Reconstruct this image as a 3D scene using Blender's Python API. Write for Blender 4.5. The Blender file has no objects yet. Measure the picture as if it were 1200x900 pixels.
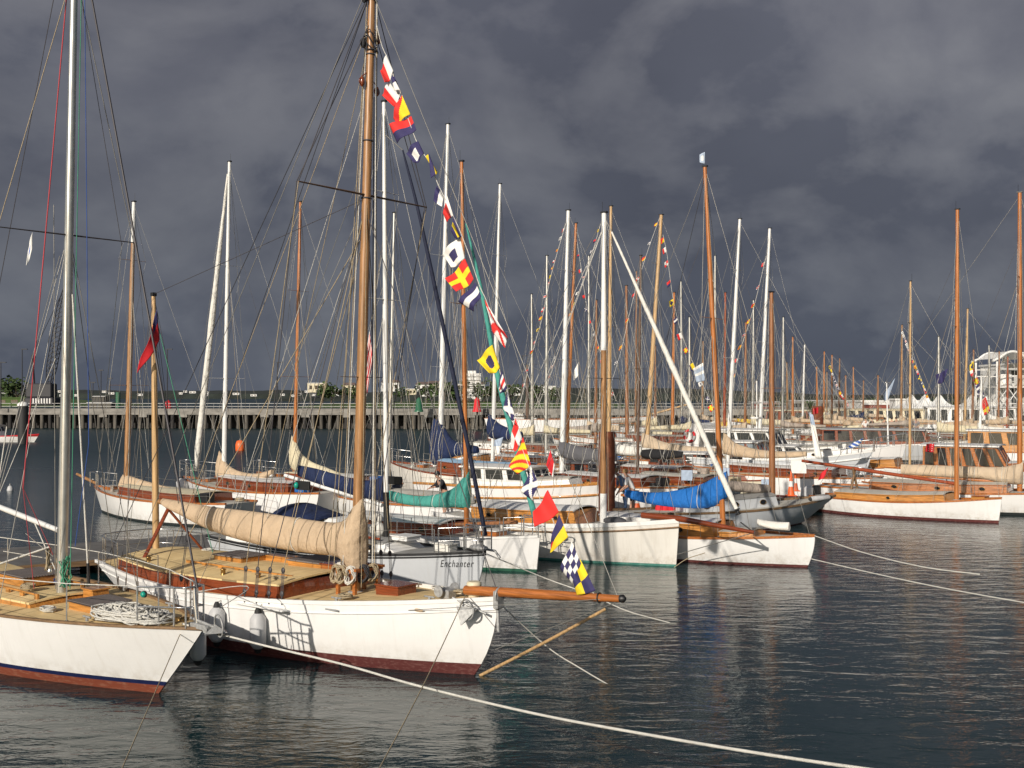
import bpy, math, random
from mathutils import Vector, Matrix
random.seed(7)
SC = bpy.context.scene
COL = SC.collection
R = math.radians
PI = math.pi
# ---------------------------------------------------------------- camera model (photo 1200x900)
F, HZ, EYE = 1287.0, 465.0, 4.8
def ray(px, py): return Vector(((px-600)/F, 1.0, -(py-HZ)/F))
def at(px, py, Y):                       # point at distance Y seen at a pixel of the photograph
    return Vector((0, 0, EYE)) + ray(px, py)*Y
def onz(px, py, z=0.0):
    r = ray(px, py); return Vector((0, 0, EYE)) + r*((z-EYE)/r.z)
def lerp(a, b, t): return a+(b-a)*t
def pl(tab, x):                          # piecewise linear
    if x <= tab[0][0]: return tab[0][1]
    for (a, va), (b, vb) in zip(tab, tab[1:]):
        if x <= b: return lerp(va, vb, (x-a)/(b-a))
    return tab[-1][1]
# ---------------------------------------------------------------- materials
MATS = {}
def mat(name, col, rough=.5, metal=0, var=.12, scale=6, bump=0, bscale=30, stretch=(1,1,1), col2=None, coat=0, thresh=None, spec=.5, dist=.03):
    if name in MATS: return MATS[name]
    m = bpy.data.materials.new(name); m.use_nodes = True
    nt = m.node_tree; N = nt.nodes; Lk = nt.links
    b = N['Principled BSDF']
    b.inputs['Roughness'].default_value = rough; b.inputs['Metallic'].default_value = metal
    b.inputs['Coat Weight'].default_value = coat; b.inputs['Specular IOR Level'].default_value = spec
    tc = N.new('ShaderNodeTexCoord'); mp = N.new('ShaderNodeMapping'); mp.inputs['Scale'].default_value = stretch
    Lk.new(tc.outputs['Object'], mp.inputs['Vector'])
    nz = N.new('ShaderNodeTexNoise'); nz.inputs['Scale'].default_value = scale; nz.inputs['Detail'].default_value = 6
    nz.inputs['Roughness'].default_value = .6
    Lk.new(mp.outputs[0], nz.inputs['Vector'])
    rp = N.new('ShaderNodeValToRGB')
    lo, hi = thresh or (.3, .7)
    rp.color_ramp.elements[0].position = lo; rp.color_ramp.elements[1].position = hi
    if col2 is None:
        c1 = [max(0, c*(1-var)) for c in col]; c2 = [min(1, c*(1+var)) for c in col]
    else: c1, c2 = col, col2
    rp.color_ramp.elements[0].color = (*c1, 1); rp.color_ramp.elements[1].color = (*c2, 1)
    Lk.new(nz.outputs['Fac'], rp.inputs['Fac']); Lk.new(rp.outputs['Color'], b.inputs['Base Color'])
    if bump:
        n2 = N.new('ShaderNodeTexNoise'); n2.inputs['Scale'].default_value = bscale; n2.inputs['Detail'].default_value = 4
        Lk.new(mp.outputs[0], n2.inputs['Vector'])
        bp = N.new('ShaderNodeBump'); bp.inputs['Strength'].default_value = bump; bp.inputs['Distance'].default_value = dist
        Lk.new(n2.outputs['Fac'], bp.inputs['Height']); Lk.new(bp.outputs[0], b.inputs['Normal'])
    MATS[name] = m; return m
def hullpaint(name, col, dirt=.09):
    m = mat(name, col, .34, var=.03, scale=1.5, coat=.2)
    nt = m.node_tree; N = nt.nodes; Lk = nt.links; b = N['Principled BSDF']
    src = b.inputs['Base Color'].links[0].from_socket
    tc = N.new('ShaderNodeTexCoord'); mp = N.new('ShaderNodeMapping'); mp.inputs['Scale'].default_value = (7, 2, .5)
    Lk.new(tc.outputs['Object'], mp.inputs[0])
    nz = N.new('ShaderNodeTexNoise'); nz.inputs['Scale'].default_value = 1.4; nz.inputs['Detail'].default_value = 7; nz.inputs['Roughness'].default_value = .7
    Lk.new(mp.outputs[0], nz.inputs['Vector'])
    rp = N.new('ShaderNodeValToRGB'); rp.color_ramp.elements[0].position = .5; rp.color_ramp.elements[1].position = .85
    rp.color_ramp.elements[1].color = (dirt*2.2,)*3+(1,)
    rp.color_ramp.elements[0].color = (0, 0, 0, 1)
    Lk.new(nz.outputs['Fac'], rp.inputs['Fac'])
    mx = N.new('ShaderNodeMix'); mx.data_type = 'RGBA'
    Lk.new(rp.outputs[0], mx.inputs[0]); Lk.new(src, mx.inputs[6]); mx.inputs[7].default_value = (.38, .33, .25, 1)
    mx2 = N.new('ShaderNodeMix'); mx2.data_type = 'RGBA'; mx2.inputs[7].default_value = (.3, .22, .12, 1); Lk.new(mx.outputs[2], mx2.inputs[6])
    s0 = N.new('ShaderNodeSeparateXYZ'); Lk.new(tc.outputs['Object'], s0.inputs[0])
    gr = N.new('ShaderNodeMapRange'); gr.inputs[1].default_value = .06; gr.inputs[2].default_value = .5; gr.inputs[3].default_value = .62; gr.inputs[4].default_value = 0; Lk.new(s0.outputs[2], gr.inputs[0])
    ng = N.new('ShaderNodeTexNoise'); ng.inputs['Scale'].default_value = 5; ng.inputs['Detail'].default_value = 8; ng.inputs['Roughness'].default_value = .7; Lk.new(tc.outputs['Object'], ng.inputs['Vector'])
    rg = N.new('ShaderNodeMapRange'); rg.inputs[1].default_value = .42; rg.inputs[2].default_value = .72; rg.inputs[3].default_value = 0; rg.inputs[4].default_value = 1; Lk.new(ng.outputs['Fac'], rg.inputs[0])
    mg = N.new('ShaderNodeMath'); mg.operation = 'MULTIPLY'; Lk.new(gr.outputs[0], mg.inputs[0]); Lk.new(rg.outputs[0], mg.inputs[1]); Lk.new(mg.outputs[0], mx2.inputs[0])
    Lk.new(mx2.outputs[2], b.inputs['Base Color'])
    # planks: faint horizontal seams
    sx = N.new('ShaderNodeSeparateXYZ'); Lk.new(tc.outputs['Object'], sx.inputs[0])
    wv = N.new('ShaderNodeMath'); wv.operation = 'PINGPONG'; wv.inputs[1].default_value = .075
    Lk.new(sx.outputs[2], wv.inputs[0])
    cr = N.new('ShaderNodeMath'); cr.operation = 'LESS_THAN'; cr.inputs[1].default_value = .004; Lk.new(wv.outputs[0], cr.inputs[0])
    n3 = N.new('ShaderNodeTexNoise'); n3.inputs['Scale'].default_value = 1.2; n3.inputs['Detail'].default_value = 2
    Lk.new(tc.outputs['Object'], n3.inputs['Vector'])
    ad = N.new('ShaderNodeMath'); ad.operation = 'MULTIPLY_ADD'; ad.inputs[1].default_value = -.06
    Lk.new(cr.outputs[0], ad.inputs[0]); Lk.new(n3.outputs['Fac'], ad.inputs[2])
    bp = N.new('ShaderNodeBump'); bp.inputs['Strength'].default_value = .35; bp.inputs['Distance'].default_value = .03
    Lk.new(ad.outputs[0], bp.inputs['Height']); Lk.new(bp.outputs[0], b.inputs['Normal'])
    return m
def deckmat(name, col, line, w=1.9, h=.34, mortar=.006):
    m = bpy.data.materials.new(name); m.use_nodes = True
    nt = m.node_tree; N = nt.nodes; Lk = nt.links; b = N['Principled BSDF']; b.inputs['Roughness'].default_value = .75
    tc = N.new('ShaderNodeTexCoord'); br = N.new('ShaderNodeTexBrick')
    br.inputs['Scale'].default_value = 1; br.inputs['Brick Width'].default_value = w; br.inputs['Row Height'].default_value = h
    br.inputs['Mortar Size'].default_value = mortar; br.inputs['Mortar Smooth'].default_value = 0
    br.inputs['Color1'].default_value = (*col, 1); br.inputs['Color2'].default_value = (*[c*.92 for c in col], 1)
    br.inputs['Mortar'].default_value = (*line, 1)
    Lk.new(tc.outputs['Object'], br.inputs['Vector'])
    nz = N.new('ShaderNodeTexNoise'); nz.inputs['Scale'].default_value = 3; nz.inputs['Detail'].default_value = 8; nz.inputs['Roughness'].default_value = .7
    Lk.new(tc.outputs['Object'], nz.inputs['Vector'])
    rp = N.new('ShaderNodeValToRGB'); rp.color_ramp.elements[0].position = .3; rp.color_ramp.elements[1].position = .65
    rp.color_ramp.elements[0].color = (.78, .74, .68, 1); rp.color_ramp.elements[1].color = (1, 1, 1, 1)
    Lk.new(nz.outputs['Fac'], rp.inputs['Fac'])
    mx = N.new('ShaderNodeMix'); mx.data_type = 'RGBA'; mx.blend_type = 'MULTIPLY'; mx.inputs[0].default_value = 1
    Lk.new(br.outputs['Color'], mx.inputs[6]); Lk.new(rp.outputs[0], mx.inputs[7]); Lk.new(mx.outputs[2], b.inputs['Base Color'])
    MATS[name] = m; return m
hullpaint('white_hull', (.82, .81, .79)); hullpaint('old_white_hull', (.74, .71, .65), .16); hullpaint('cream_hull', (.72, .66, .5), .15)
hullpaint('grey_hull', (.46, .47, .48)); hullpaint('black_hull', (.03, .03, .035), .05); hullpaint('navy_hull', (.02, .03, .09), .05)
hullpaint('pale_grey_hull', (.6, .62, .64)); hullpaint('yellow_hull', (.75, .48, .03)); hullpaint('red_hull', (.45, .03, .03)); hullpaint('green_hull', (.03, .13, .07))
mat('antifoul_red', (.1, .02, .018), .8, scale=5, stretch=(2, 2, 5), col2=(.26, .13, .11), thresh=(.5, .9), bump=.3)
mat('antifoul_rust', (.2, .045, .02), .75, scale=5, stretch=(1.5, 1.5, 6), col2=(.34, .17, .11), thresh=(.5, .85))
mat('antifoul_teal', (.05, .2, .16), .7, col2=(.15, .3, .25), thresh=(.45, .8)); mat('antifoul_blue', (.03, .05, .14), .7); mat('antifoul_black', (.02, .025, .025), .7)
mat('antifoul_green', (.02, .1, .06), .7)
mat('furled_navy', (.008, .012, .035), .8, bump=.5, bscale=9)
mat('navy_paint', (.012, .018, .07), .4); mat('white_paint', (.78, .77, .74), .4, var=.05); mat('grey_paint', (.36, .37, .38), .5)
mat('pale_blue_canvas', (.3, .48, .66), .9); mat('cream_paint', (.68, .6, .42), .5)
deckmat('tan_deck', (.84, .63, .32), (.2, .14, .07)); deckmat('grey_deck', (.34, .34, .33), (.2, .2, .2), 3, .6)
deckmat('pale_deck', (.6, .58, .52), (.35, .33, .3), 2.5, .5); deckmat('teak_deck', (.36, .25, .15), (.07, .05, .03), 2, .07, .004)
deckmat('hatch_slats', (.22, .19, .18), (.04, .03, .03), 3, .055, .006)
deckmat('tan_roof', (.86, .66, .34), (.26, .19, .1), 2.6, .62, .005)
W = dict(stretch=(.7, 9, 9), scale=3)
mat('varnish', (.36, .12, .03), .25, var=.5, coat=.6, **W); mat('mahogany', (.2, .045, .015), .25, var=.35, coat=.6, **W)
mat('amber_wood', (.46, .2, .045), .3, var=.45, coat=.6, **W); mat('dull_wood', (.2, .12, .06), .6, var=.4, **W)
WZ = dict(stretch=(10, 10, .6), scale=3)
mat('mast_pale', (.33, .17, .07), .35, var=.5, coat=.4, **WZ); mat('mast_orange', (.42, .145, .035), .35, var=.4, coat=.5, **WZ)
mat('mast_brown', (.28, .12, .05), .4, var=.35, coat=.3, **WZ); mat('mast_yellow', (.5, .32, .15), .4, var=.35, coat=.4, **WZ)
mat('mast_dark', (.12, .07, .045), .6, var=.4, **WZ); mat('mast_red', (.3, .06, .02), .4, var=.3, **WZ)
mat('mast_white', (.76, .76, .74), .35, var=.05); mat('mast_silver', (.55, .54, .5), .38, metal=.75, var=.1)
CV = dict(bump=1.0, bscale=3.5, scale=1.5, stretch=(1.6, .8, 1), dist=.09)
mat('canvas_tan', (.5, .375, .25), .9, var=.14, **CV); mat('canvas_cream', (.62, .55, .38), .9, var=.1, **CV); mat('canvas_sand', (.52, .41, .29), .9, var=.12, **CV)
mat('canvas_navy', (.009, .02, .07), .85, var=.25, **CV); mat('canvas_blue', (.008, .13, .44), .8, var=.15, **CV); mat('canvas_teal', (.06, .3, .25), .8, var=.12, **CV)
mat('canvas_grey', (.1, .1, .11), .9, **CV); mat('canvas_black', (.012, .012, .014), .85, **CV); mat('canvas_white', (.72, .7, .64), .85, var=.08, **CV)
mat('canvas_taupe', (.36, .3, .25), .9, **CV)
mat('rope_white', (.68, .66, .6), .9, bump=.8, bscale=80); mat('rope_tan', (.42, .34, .22), .9, bump=.8, bscale=80); mat('rope_dark', (.03, .03, .035), .8)
mat('rope_green', (.06, .26, .16), .9); mat('rope_red', (.45, .06, .07), .9); mat('rope_blue', (.03, .08, .3), .9)
mat('wire', (.27, .26, .235), .4, metal=.5); mat('wire_dark', (.06, .055, .06), .5); mat('steel', (.6, .6, .6), .25, metal=.9); mat('bronze', (.3, .18, .06), .35, metal=.8)
mat('galvanised', (.4, .4, .39), .55, metal=.4, scale=20, var=.3); mat('black_metal', (.015, .015, .016), .45); mat('black_rubber', (.02, .02, .02), .7)
mat('glass_dark', (.012, .014, .018), .06, spec=.8, var=0); mat('glass_pale', (.2, .24, .27), .08, spec=.8)
mat('lamp_green', (.01, .3, .22), .1, spec=.8); mat('lamp_red', (.5, .02, .02), .1); mat('orange_plastic', (.8, .14, .03), .45); mat('fender_white', (.52, .52, .52), .5)
mat('red_cloth', (.62, .02, .03), .85); mat('flag_red', (.72, .03, .025), .8); mat('flag_white', (.8, .79, .75), .8, var=.05)
mat('flag_navy', (.035, .03, .11), .8); mat('flag_yellow', (.85, .62, .02), .8); mat('flag_blue', (.03, .1, .4), .8); mat('flag_pale', (.4, .48, .6), .8)
mat('skin', (.5, .28, .19), .55, var=.05); mat('hair_dark', (.03, .022, .018), .8); mat('black_cloth', (.014, .015, .02), .9); mat('white_cloth', (.76, .75, .73), .9)
mat('blue_cloth', (.12, .2, .36), .9); mat('grey_cloth', (.22, .22, .24), .9); mat('hair_blond', (.35, .22, .1), .8)
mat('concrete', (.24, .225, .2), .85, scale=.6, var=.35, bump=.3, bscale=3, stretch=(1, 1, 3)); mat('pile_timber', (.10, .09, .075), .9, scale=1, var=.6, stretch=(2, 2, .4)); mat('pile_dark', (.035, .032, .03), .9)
mat('rust', (.2, .055, .02), .85, scale=4, col2=(.1, .03, .015), bump=.5, bscale=9); mat('pontoon_top', (.13, .125, .12), .9, scale=2, var=.3, bump=.2)
mat('foliage', (.02, .035, .014), .9, scale=.05, var=.6); mat('foliage_near', (.045, .075, .02), .9, scale=.8, var=.5); mat('trunk_bark', (.1, .07, .05), .9)
mat('hill', (.018, .024, .02), .95, scale=.02, var=.6, bump=1, bscale=.1); mat('grass', (.06, .1, .025), .95, scale=.3)
mat('house_white', (.7, .69, .66), .7); mat('house_roof', (.14, .1, .09), .8); mat('tent_white', (.8, .8, .78), .6, var=.04); mat('brick_red', (.24, .06, .04), .8)
mat('quay_stone', (.2, .19, .18), .9, scale=.8, var=.3); mat('crane_dark', (.03, .03, .035), .6)
def M(*n): return [MATS[x] for x in n]
# ---------------------------------------------------------------- mesh builder
class MB:
    def __init__(s): s.v = []; s.f = []; s.m = []; s.sm = []
    def add(s, vs, fs, mi=0, smooth=False):
        o = len(s.v); s.v += [tuple(v) for v in vs]
        for f in fs: s.f.append([o+i for i in f]); s.m.append(mi); s.sm.append(smooth)
        return s
    def box(s, c, d, mi=0, rz=0, bev=0, top=1.0):
        x, y, z = [k/2 for k in d]
        M3 = Matrix.Rotation(rz, 3, 'Z'); C = Vector(c)
        if bev <= 0:
            vs = [C+M3@Vector((sx*x*(top if sz > 0 else 1), sy*y*(top if sz > 0 else 1), sz*z)) for sz in (-1, 1) for sx, sy in ((-1,-1),(1,-1),(1,1),(-1,1))]
            fs = [(3,2,1,0),(4,5,6,7),(0,1,5,4),(1,2,6,5),(2,3,7,6),(3,0,4,7)]
            return s.add(vs, fs, mi)
        b = min(bev, x*.9, y*.9, z*.9)
        rings = [(-z, b), (-z+b, 0), (z-b, 0), (z, b)]
        vs = []
        for zz, i in rings:
            X, Y = x-i, y-i
            k = b*.9
            for px, py in ((-X+k,-Y),(X-k,-Y),(X,-Y+k),(X,Y-k),(X-k,Y),(-X+k,Y),(-X,Y-k),(-X,-Y+k)):
                vs.append(C+M3@Vector((px, py, zz)))
        fs = [tuple(range(7,-1,-1)), tuple(range(24, 32))]
        for r in range(3):
            for i in range(8): j = (i+1) % 8; fs.append((r*8+i, r*8+j, r*8+8+j, r*8+8+i))
        return s.add(vs, fs, mi)
    def tube(s, pts, rad, n=8, mi=0, cap=True, flat=1.0):
        pts = [Vector(p) for p in pts]; k = len(pts)
        if not isinstance(rad, (list, tuple)): rad = [rad]*k
        vs = []; prev = None
        for i, p in enumerate(pts):
            d = (pts[min(i+1, k-1)]-pts[max(i-1, 0)])
            if d.length < 1e-9: d = Vector((0, 0, 1))
            d.normalize()
            if prev is None:
                a = Vector((0, 0, 1)) if abs(d.z) < .9 else Vector((1, 0, 0))
                u = d.cross(a).normalized()
            else:
                u = (prev - d*prev.dot(d))
                u = u.normalized() if u.length > 1e-6 else d.orthogonal().normalized()
            prev = u; w = d.cross(u)
            for j in range(n):
                a = 2*PI*j/n; vs.append(p+(u*math.cos(a)+w*math.sin(a)*flat)*rad[i])
        fs = [(i*n+j, i*n+(j+1) % n, (i+1)*n+(j+1) % n, (i+1)*n+j) for i in range(k-1) for j in range(n)]
        s.add(vs, fs, mi, n > 4)
        if cap:
            s.add(vs[:n], [tuple(range(n-1, -1, -1))], mi); s.add(vs[-n:], [tuple(range(n))], mi)
        return s
    def lathe(s, c, prof, n=16, mi=0, axis='z', ax=None):
        c = Vector(c)
        if ax is not None: q = Vector((0, 0, 1)).rotation_difference(Vector(ax))
        else: q = None
        vs = []
        for r, z in prof:
            for j in range(n):
                a = 2*PI*j/n; p = Vector((r*math.cos(a), r*math.sin(a), z))
                vs.append(c+(q@p if q else p))
        k = len(prof)
        fs = [(i*n+j, i*n+(j+1) % n, (i+1)*n+(j+1) % n, (i+1)*n+j) for i in range(k-1) for j in range(n)]
        s.add(vs, fs, mi, True)
        s.add(vs[:n], [tuple(range(n-1, -1, -1))], mi); s.add(vs[-n:], [tuple(range(n))], mi)
        return s
    def ball(s, c, r, n=12, mi=0):
        rx, ry, rz = r if isinstance(r, tuple) else (r, r, r)
        vs = []; k = n//2
        for i in range(k+1):
            t = PI*(i+.001)/(k+.002)
            for j in range(n):
                a = 2*PI*j/n; vs.append((c[0]+rx*math.sin(t)*math.cos(a), c[1]+ry*math.sin(t)*math.sin(a), c[2]-rz*math.cos(t)))
        fs = [(i*n+j, i*n+(j+1) % n, (i+1)*n+(j+1) % n, (i+1)*n+j) for i in range(k) for j in range(n)]
        return s.add(vs, fs, mi, True)
    def torus(s, c, R_, r, ax=(0, 0, 1), n=20, k=8, mi=0):
        q = Vector((0, 0, 1)).rotation_difference(Vector(ax).normalized()); c = Vector(c)
        pts = [c+q@Vector((R_*math.cos(2*PI*i/n), R_*math.sin(2*PI*i/n), 0)) for i in range(n+1)]
        return s.tube(pts, r, k, mi, cap=False)
    def grid(s, rows, mi=0, smooth=True, mf=None):
        a = len(rows); b = len(rows[0]); o = len(s.v)
        for r in rows: s.v += [tuple(p) for p in r]
        for i in range(a-1):
            for j in range(b-1):
                s.f.append([o+i*b+j, o+i*b+j+1, o+(i+1)*b+j+1, o+(i+1)*b+j])
                s.m.append(mf(i, j) if mf else mi); s.sm.append(smooth)
        return s
    def poly(s, pts, mi=0): return s.add(pts, [tuple(range(len(pts)))], mi)
    def build(s, name, mats, parent=None, loc=(0, 0, 0), rz=0):
        me = bpy.data.meshes.new(name); me.from_pydata(s.v, [], s.f); me.update()
        for m in (mats if isinstance(mats, list) else [mats]): me.materials.append(MATS[m] if isinstance(m, str) else m)
        me.polygons.foreach_set('material_index', s.m); me.polygons.foreach_set('use_smooth', s.sm)
        o = bpy.data.objects.new(name, me); COL.objects.link(o)
        o.location = loc; o.rotation_euler = (0, 0, rz)
        if parent is not None: o.parent = parent
        return o
def tag(o, label=None, cat=None, group=None, kind=None):
    if label: o['label'] = label
    if cat: o['category'] = cat
    if group: o['group'] = group
    if kind: o['kind'] = kind
    return o
def empty(name, loc, rz=0, label=None, cat=None, group=None):
    o = bpy.data.objects.new(name, None); COL.objects.link(o); o.location = loc; o.rotation_euler = (0, 0, rz)
    o.empty_display_size = .2
    return tag(o, label, cat, group)
def catenary(a, b, sag, n=20):
    a, b = Vector(a), Vector(b)
    return [a.lerp(b, i/n)-Vector((0, 0, sag*4*(i/n)*(1-i/n))) for i in range(n+1)]
def smooth(pts, k=6):
    P = [Vector(p) for p in pts]; P = [P[0]*2-P[1]]+P+[P[-1]*2-P[-2]]; out = []
    for i in range(1, len(P)-2):
        for j in range(k):
            t = j/k; a, b, c, d = P[i-1:i+3]
            out.append(.5*((2*b)+(c-a)*t+(2*a-5*b+4*c-d)*t*t+(3*b-a-3*c+d)*t**3))
    out.append(P[-2]); return out
def copy_tree(o, parent=None):
    c = o.copy(); COL.objects.link(c)
    if parent: c.parent = parent
    for ch in list(o.children): copy_tree(ch, c)
    return c
# ---------------------------------------------------------------- boats
class Boat:
    def __init__(s, label, bow, hd, L, B, fs, fm, fb, name='sailing_boat', cat='sailboat', group=None,
                 rake=.6, rs=.5, tw=.55, spow=1.0, hull='white_hull', foul='antifoul_red', fh=.12, stripe=None, sh=.07,
                 deck='pale_deck', rail='varnish', heel=0, wlf=.6, railh=.05, rub=None):
        hd = Vector((hd[0], hd[1], 0)).normalized(); bow = Vector((bow[0], bow[1], 0))
        s.L, s.B, s.fs, s.fm, s.fb, s.rake, s.rs, s.tw, s.spow, s.wlf = L, B, fs, fm, fb, rake, rs, tw, spow, wlf
        c = bow-hd*(L/2); ang = math.atan2(hd.y, hd.x)
        s.c = c; s.hd = hd; s.ang = ang
        s.root = empty(name, c, ang, label, cat, group)
        s.R = Matrix.Rotation(-ang, 3, 'Z'); s.Ri = Matrix.Rotation(ang, 3, 'Z')
        s.seed = random.random()*100
        BOATS.append(s); s.label = label
        # hull
        bands = [(-.55, 0), (-.3, 0), (-.02, 0), (fh, 0)]
        mats = [foul]
        if stripe: mats.append(stripe); bands.append((fh+sh, 1))
        mats.append(hull); hm = len(mats)-1
        nt = 30; mb = MB()
        for side in (1, -1):
            rows = []
            for i in range(nt+1):
                t = i/nt; t = 1-(1-t)**1.35
                rr = []
                for z, _ in bands: rr.append(s.hp(t, z, side))
                z0 = bands[-1][0]; zd = s.sheer(t)
                for k in range(1, 7): rr.append(s.hp(t, lerp(z0, zd, k/6), side))
                rows.append(rr)
            if side < 0: rows = rows[::-1]
            nb = len(bands)
            def mf(i, j): return bands[j+1][1] if j+1 < nb else hm
            mb.grid(rows, mf=mf)
            st = rows[0] if side > 0 else rows[-1]
            if side > 0: tr = st
            else:
                for j in range(len(st)-1):
                    mb.add([tr[j], tr[j+1], st[j+1], st[j]], [(0, 3, 2, 1)], mf(0, j))
        mb.build('hull', M(*mats), s.root)
        # deck
        rows = []
        for i in range(nt+1):
            t = i/nt; hb = max(.012, s.half(t)-.015); zz = s.sheer(t)-.03; x = s.xat(t, s.sheer(t))
            rows.append([(x, hb*q, zz+.05*(1-q*q)*min(1, hb)) for q in (-1, -.6, -.2, .2, .6, 1)])
        MB().grid(rows).build('deck', deck, s.root)
        if rail:
            mb = MB(); w = .03
            for side in (1, -1):
                P = []
                for i in range(nt+1):
                    t = i/nt; x, y, z = s.hp(t, s.sheer(t), side)
                    yi = side*max(0, abs(y)-w*1.6); yo = y+side*.018
                    P.append([(x, yo, z-.02), (x, yo, z+railh), (x, yi, z+railh), (x, yi, z-.04)])
                if side > 0: P = [p[::-1] for p in P]
                mb.grid([list(q)+[q[0]] for q in P][::-1], smooth=False)
            mb.build('toe_rail', rail, s.root)
        if rub:
            mb = MB()
            for side in (1, -1):
                P = []
                for i in range(nt+1):
                    t = i/nt; x, y, z = s.hp(t, s.sheer(t)-rub[0], side); P.append((x, y+side*.008, z))
                mb.tube(P, rub[1], 6)
            mb.build('rubbing_strake', rub[2], s.root)
    def sheer(s, t):
        tm = .38
        if t < tm: k = (tm-t)/tm; return lerp(s.fm, s.fs, k*k)
        k = (t-tm)/(1-tm); return lerp(s.fm, s.fb, k**1.8)
    def half(s, t):
        tm = .44
        if t < tm: return s.B/2*(s.tw+(1-s.tw)*math.sin(PI/2*t/tm))
        k = (t-tm)/(1-tm); return s.B/2*max(0, 1-k**2.1)**.95
    def xat(s, t, z):
        zd = s.sheer(t); q = max(0, min(1.3, 1-z/zd))
        xb = s.L/2-s.rake*(q**s.spow if q > 0 else 0); xs = -s.L/2+s.rs*q
        return lerp(xs, xb, t)
    def hp(s, t, z, side):
        zd = s.sheer(t)
        h = s.half(t)
        if z >= 0:
            wl = lerp(.93, s.wlf, max(0, (t-.35)/.65)**1.2)
            wl = wl if t > .2 else lerp(.8, wl, t/.2)
            g = wl+(1-wl)*(z/zd)**.75
        else:
            wl = lerp(.93, s.wlf, max(0, (t-.35)/.65)**1.2); wl = wl if t > .2 else lerp(.8, wl, t/.2)
            g = wl*math.sqrt(max(0, 1-(z/.56)**2))
        return (s.xat(t, z), side*max(.012, h*g), z)
    def tx(s, x): return max(0, min(1, (x+s.L/2)/s.L))
    def dz(s, x): return s.sheer(s.tx(x))
    def hy(s, x, z):                          # outside half breadth at x, z
        lo, hi = 0, 1
        for _ in range(30):
            m = (lo+hi)/2
            if s.xat(m, z) < x: lo = m
            else: hi = m
        return abs(s.hp(lo, z, 1)[1])
    def loc(s, w): return s.R@(Vector(w)-s.c)
    def world(s, l): return s.Ri@Vector(l)+s.c
    def cp(s, px, py, off=0.0):
        o = s.loc((0, 0, EYE)); d = s.R@ray(px, py); k = (off-o.y)/d.y; return o+d*k
    def zp(s, px, py, z):
        o = s.loc((0, 0, EYE)); d = s.R@ray(px, py); return o+d*((z-o.z)/d.z)
    def yp(s, px, py, Y): return s.loc(at(px, py, Y))
    # ---- parts
    def mast(s, px, py, tpx, tpy, r0, r1, mt, x=None, name='mast', white=None, cap=True):
        f = s.cp(px, py); f.z = min(f.z, s.dz(f.x)+.3) if x is None else f.z
        if x is not None: f = Vector((x, 0, s.dz(x)))
        fw = s.world(f); t = s.loc(at(tpx, tpy, fw.y)); f.z = s.dz(f.x)-.03
        n = 8; P = [f.lerp(t, i/n) for i in range(n+1)]; rr = [lerp(r0, r1, (i/n)**1.6) for i in range(n+1)]
        o = MB().tube(P, rr, 14).build(name, mt, s.root)
        MB().lathe(f, [(r0*1.5, 0), (r0*1.5, .05), (r0*1.1, .07)], 12).build('mast_collar', 'galvanised', o)
        if cap: MB().box(t+Vector((0, 0, .03)), (r1*3, r1*1.6, .05)).tube([t+Vector((-.06, 0, 0)), t+Vector((-.06, 0, .35))], .006, 4).build('masthead_fitting', 'black_metal', o)
        if white:
            a, b = white; k0, k1 = f.lerp(t, a), f.lerp(t, b)
            MB().tube([k0, k1], [lerp(r0, r1, a**1.6)+.004, lerp(r0, r1, b**1.6)+.004], 14).build('painted_mast_section', 'mast_white', o)
        s.mf, s.mt, s.mr = f, t, r0
        return f, t
    def mpt(s, k): return s.mf.lerp(s.mt, k)
    def wire(s, a, b, r=.006, mt='wire', name='shroud', sag=0):
        P = [a, b] if not sag else catenary(a, b, sag, 10)
        return MB().tube(P, r, 5).build(name, mt, s.root)
    def spreader(s, k, half, r=.03, mt='mast_brown', up=0, name='spreader'):
        p = s.mpt(k)
        MB().tube([p+Vector((0, -half, up)), p, p+Vector((0, half, up))], [r*.6, r, r*.6], 6, flat=.5).build(name, mt, s.root)
        return p+Vector((0, -half, up)), p+Vector((0, half, up))
    def rig(s, hounds=.8, sp=.55, sph=.6, r=.006, mt='wire', fore=1.0, back=True, bow=None, spm='mast_brown', lowers=True, second=None):
        hp = s.mpt(hounds); x = s.mf.x
        tips = s.spreader(sp, sph, .025, spm)
        for side, tip in ((-1, tips[0]), (1, tips[1])):
            cx = x-.15; c = Vector((cx, side*(s.half(s.tx(cx))-.04), s.dz(cx)))
            s.wire(s.mpt(min(1, hounds+.12)), tip, r, mt); s.wire(tip, c, r, mt)
            if lowers:
                for dx in (-.55, .35):
                    cc = Vector((x+dx, side*(s.half(s.tx(x+dx))-.04), s.dz(x+dx))); s.wire(s.mpt(sp-.02), cc, r, mt)
        if second:
            tp = s.spreader(second, sph*.7, .02, spm)
            for side, tip in ((-1, tp[0]), (1, tp[1])): s.wire(s.mpt(.98), tip, r*.8, mt); s.wire(tip, s.mpt(second-.25)+Vector((0, side*.08, 0)), r*.8, mt)
        b = bow or Vector((s.L/2-.1, 0, s.fb+.03))
        s.wire(s.mpt(fore), b, r, mt, 'forestay')
        s.wire(s.mpt(min(fore, .72)), b-Vector((.9, 0, 0)), r, mt, 'inner_forestay')
        if back: s.wire(s.mpt(.99), Vector((-s.L/2+.1, 0, s.fs+.05)), r, mt, 'backstay')
        s.wire(s.mpt(.97)+Vector((-.05, .06, 0)), s.mf+Vector((-.3, .12, .5)), r*.8, 'rope_white', 'halyard')
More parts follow.
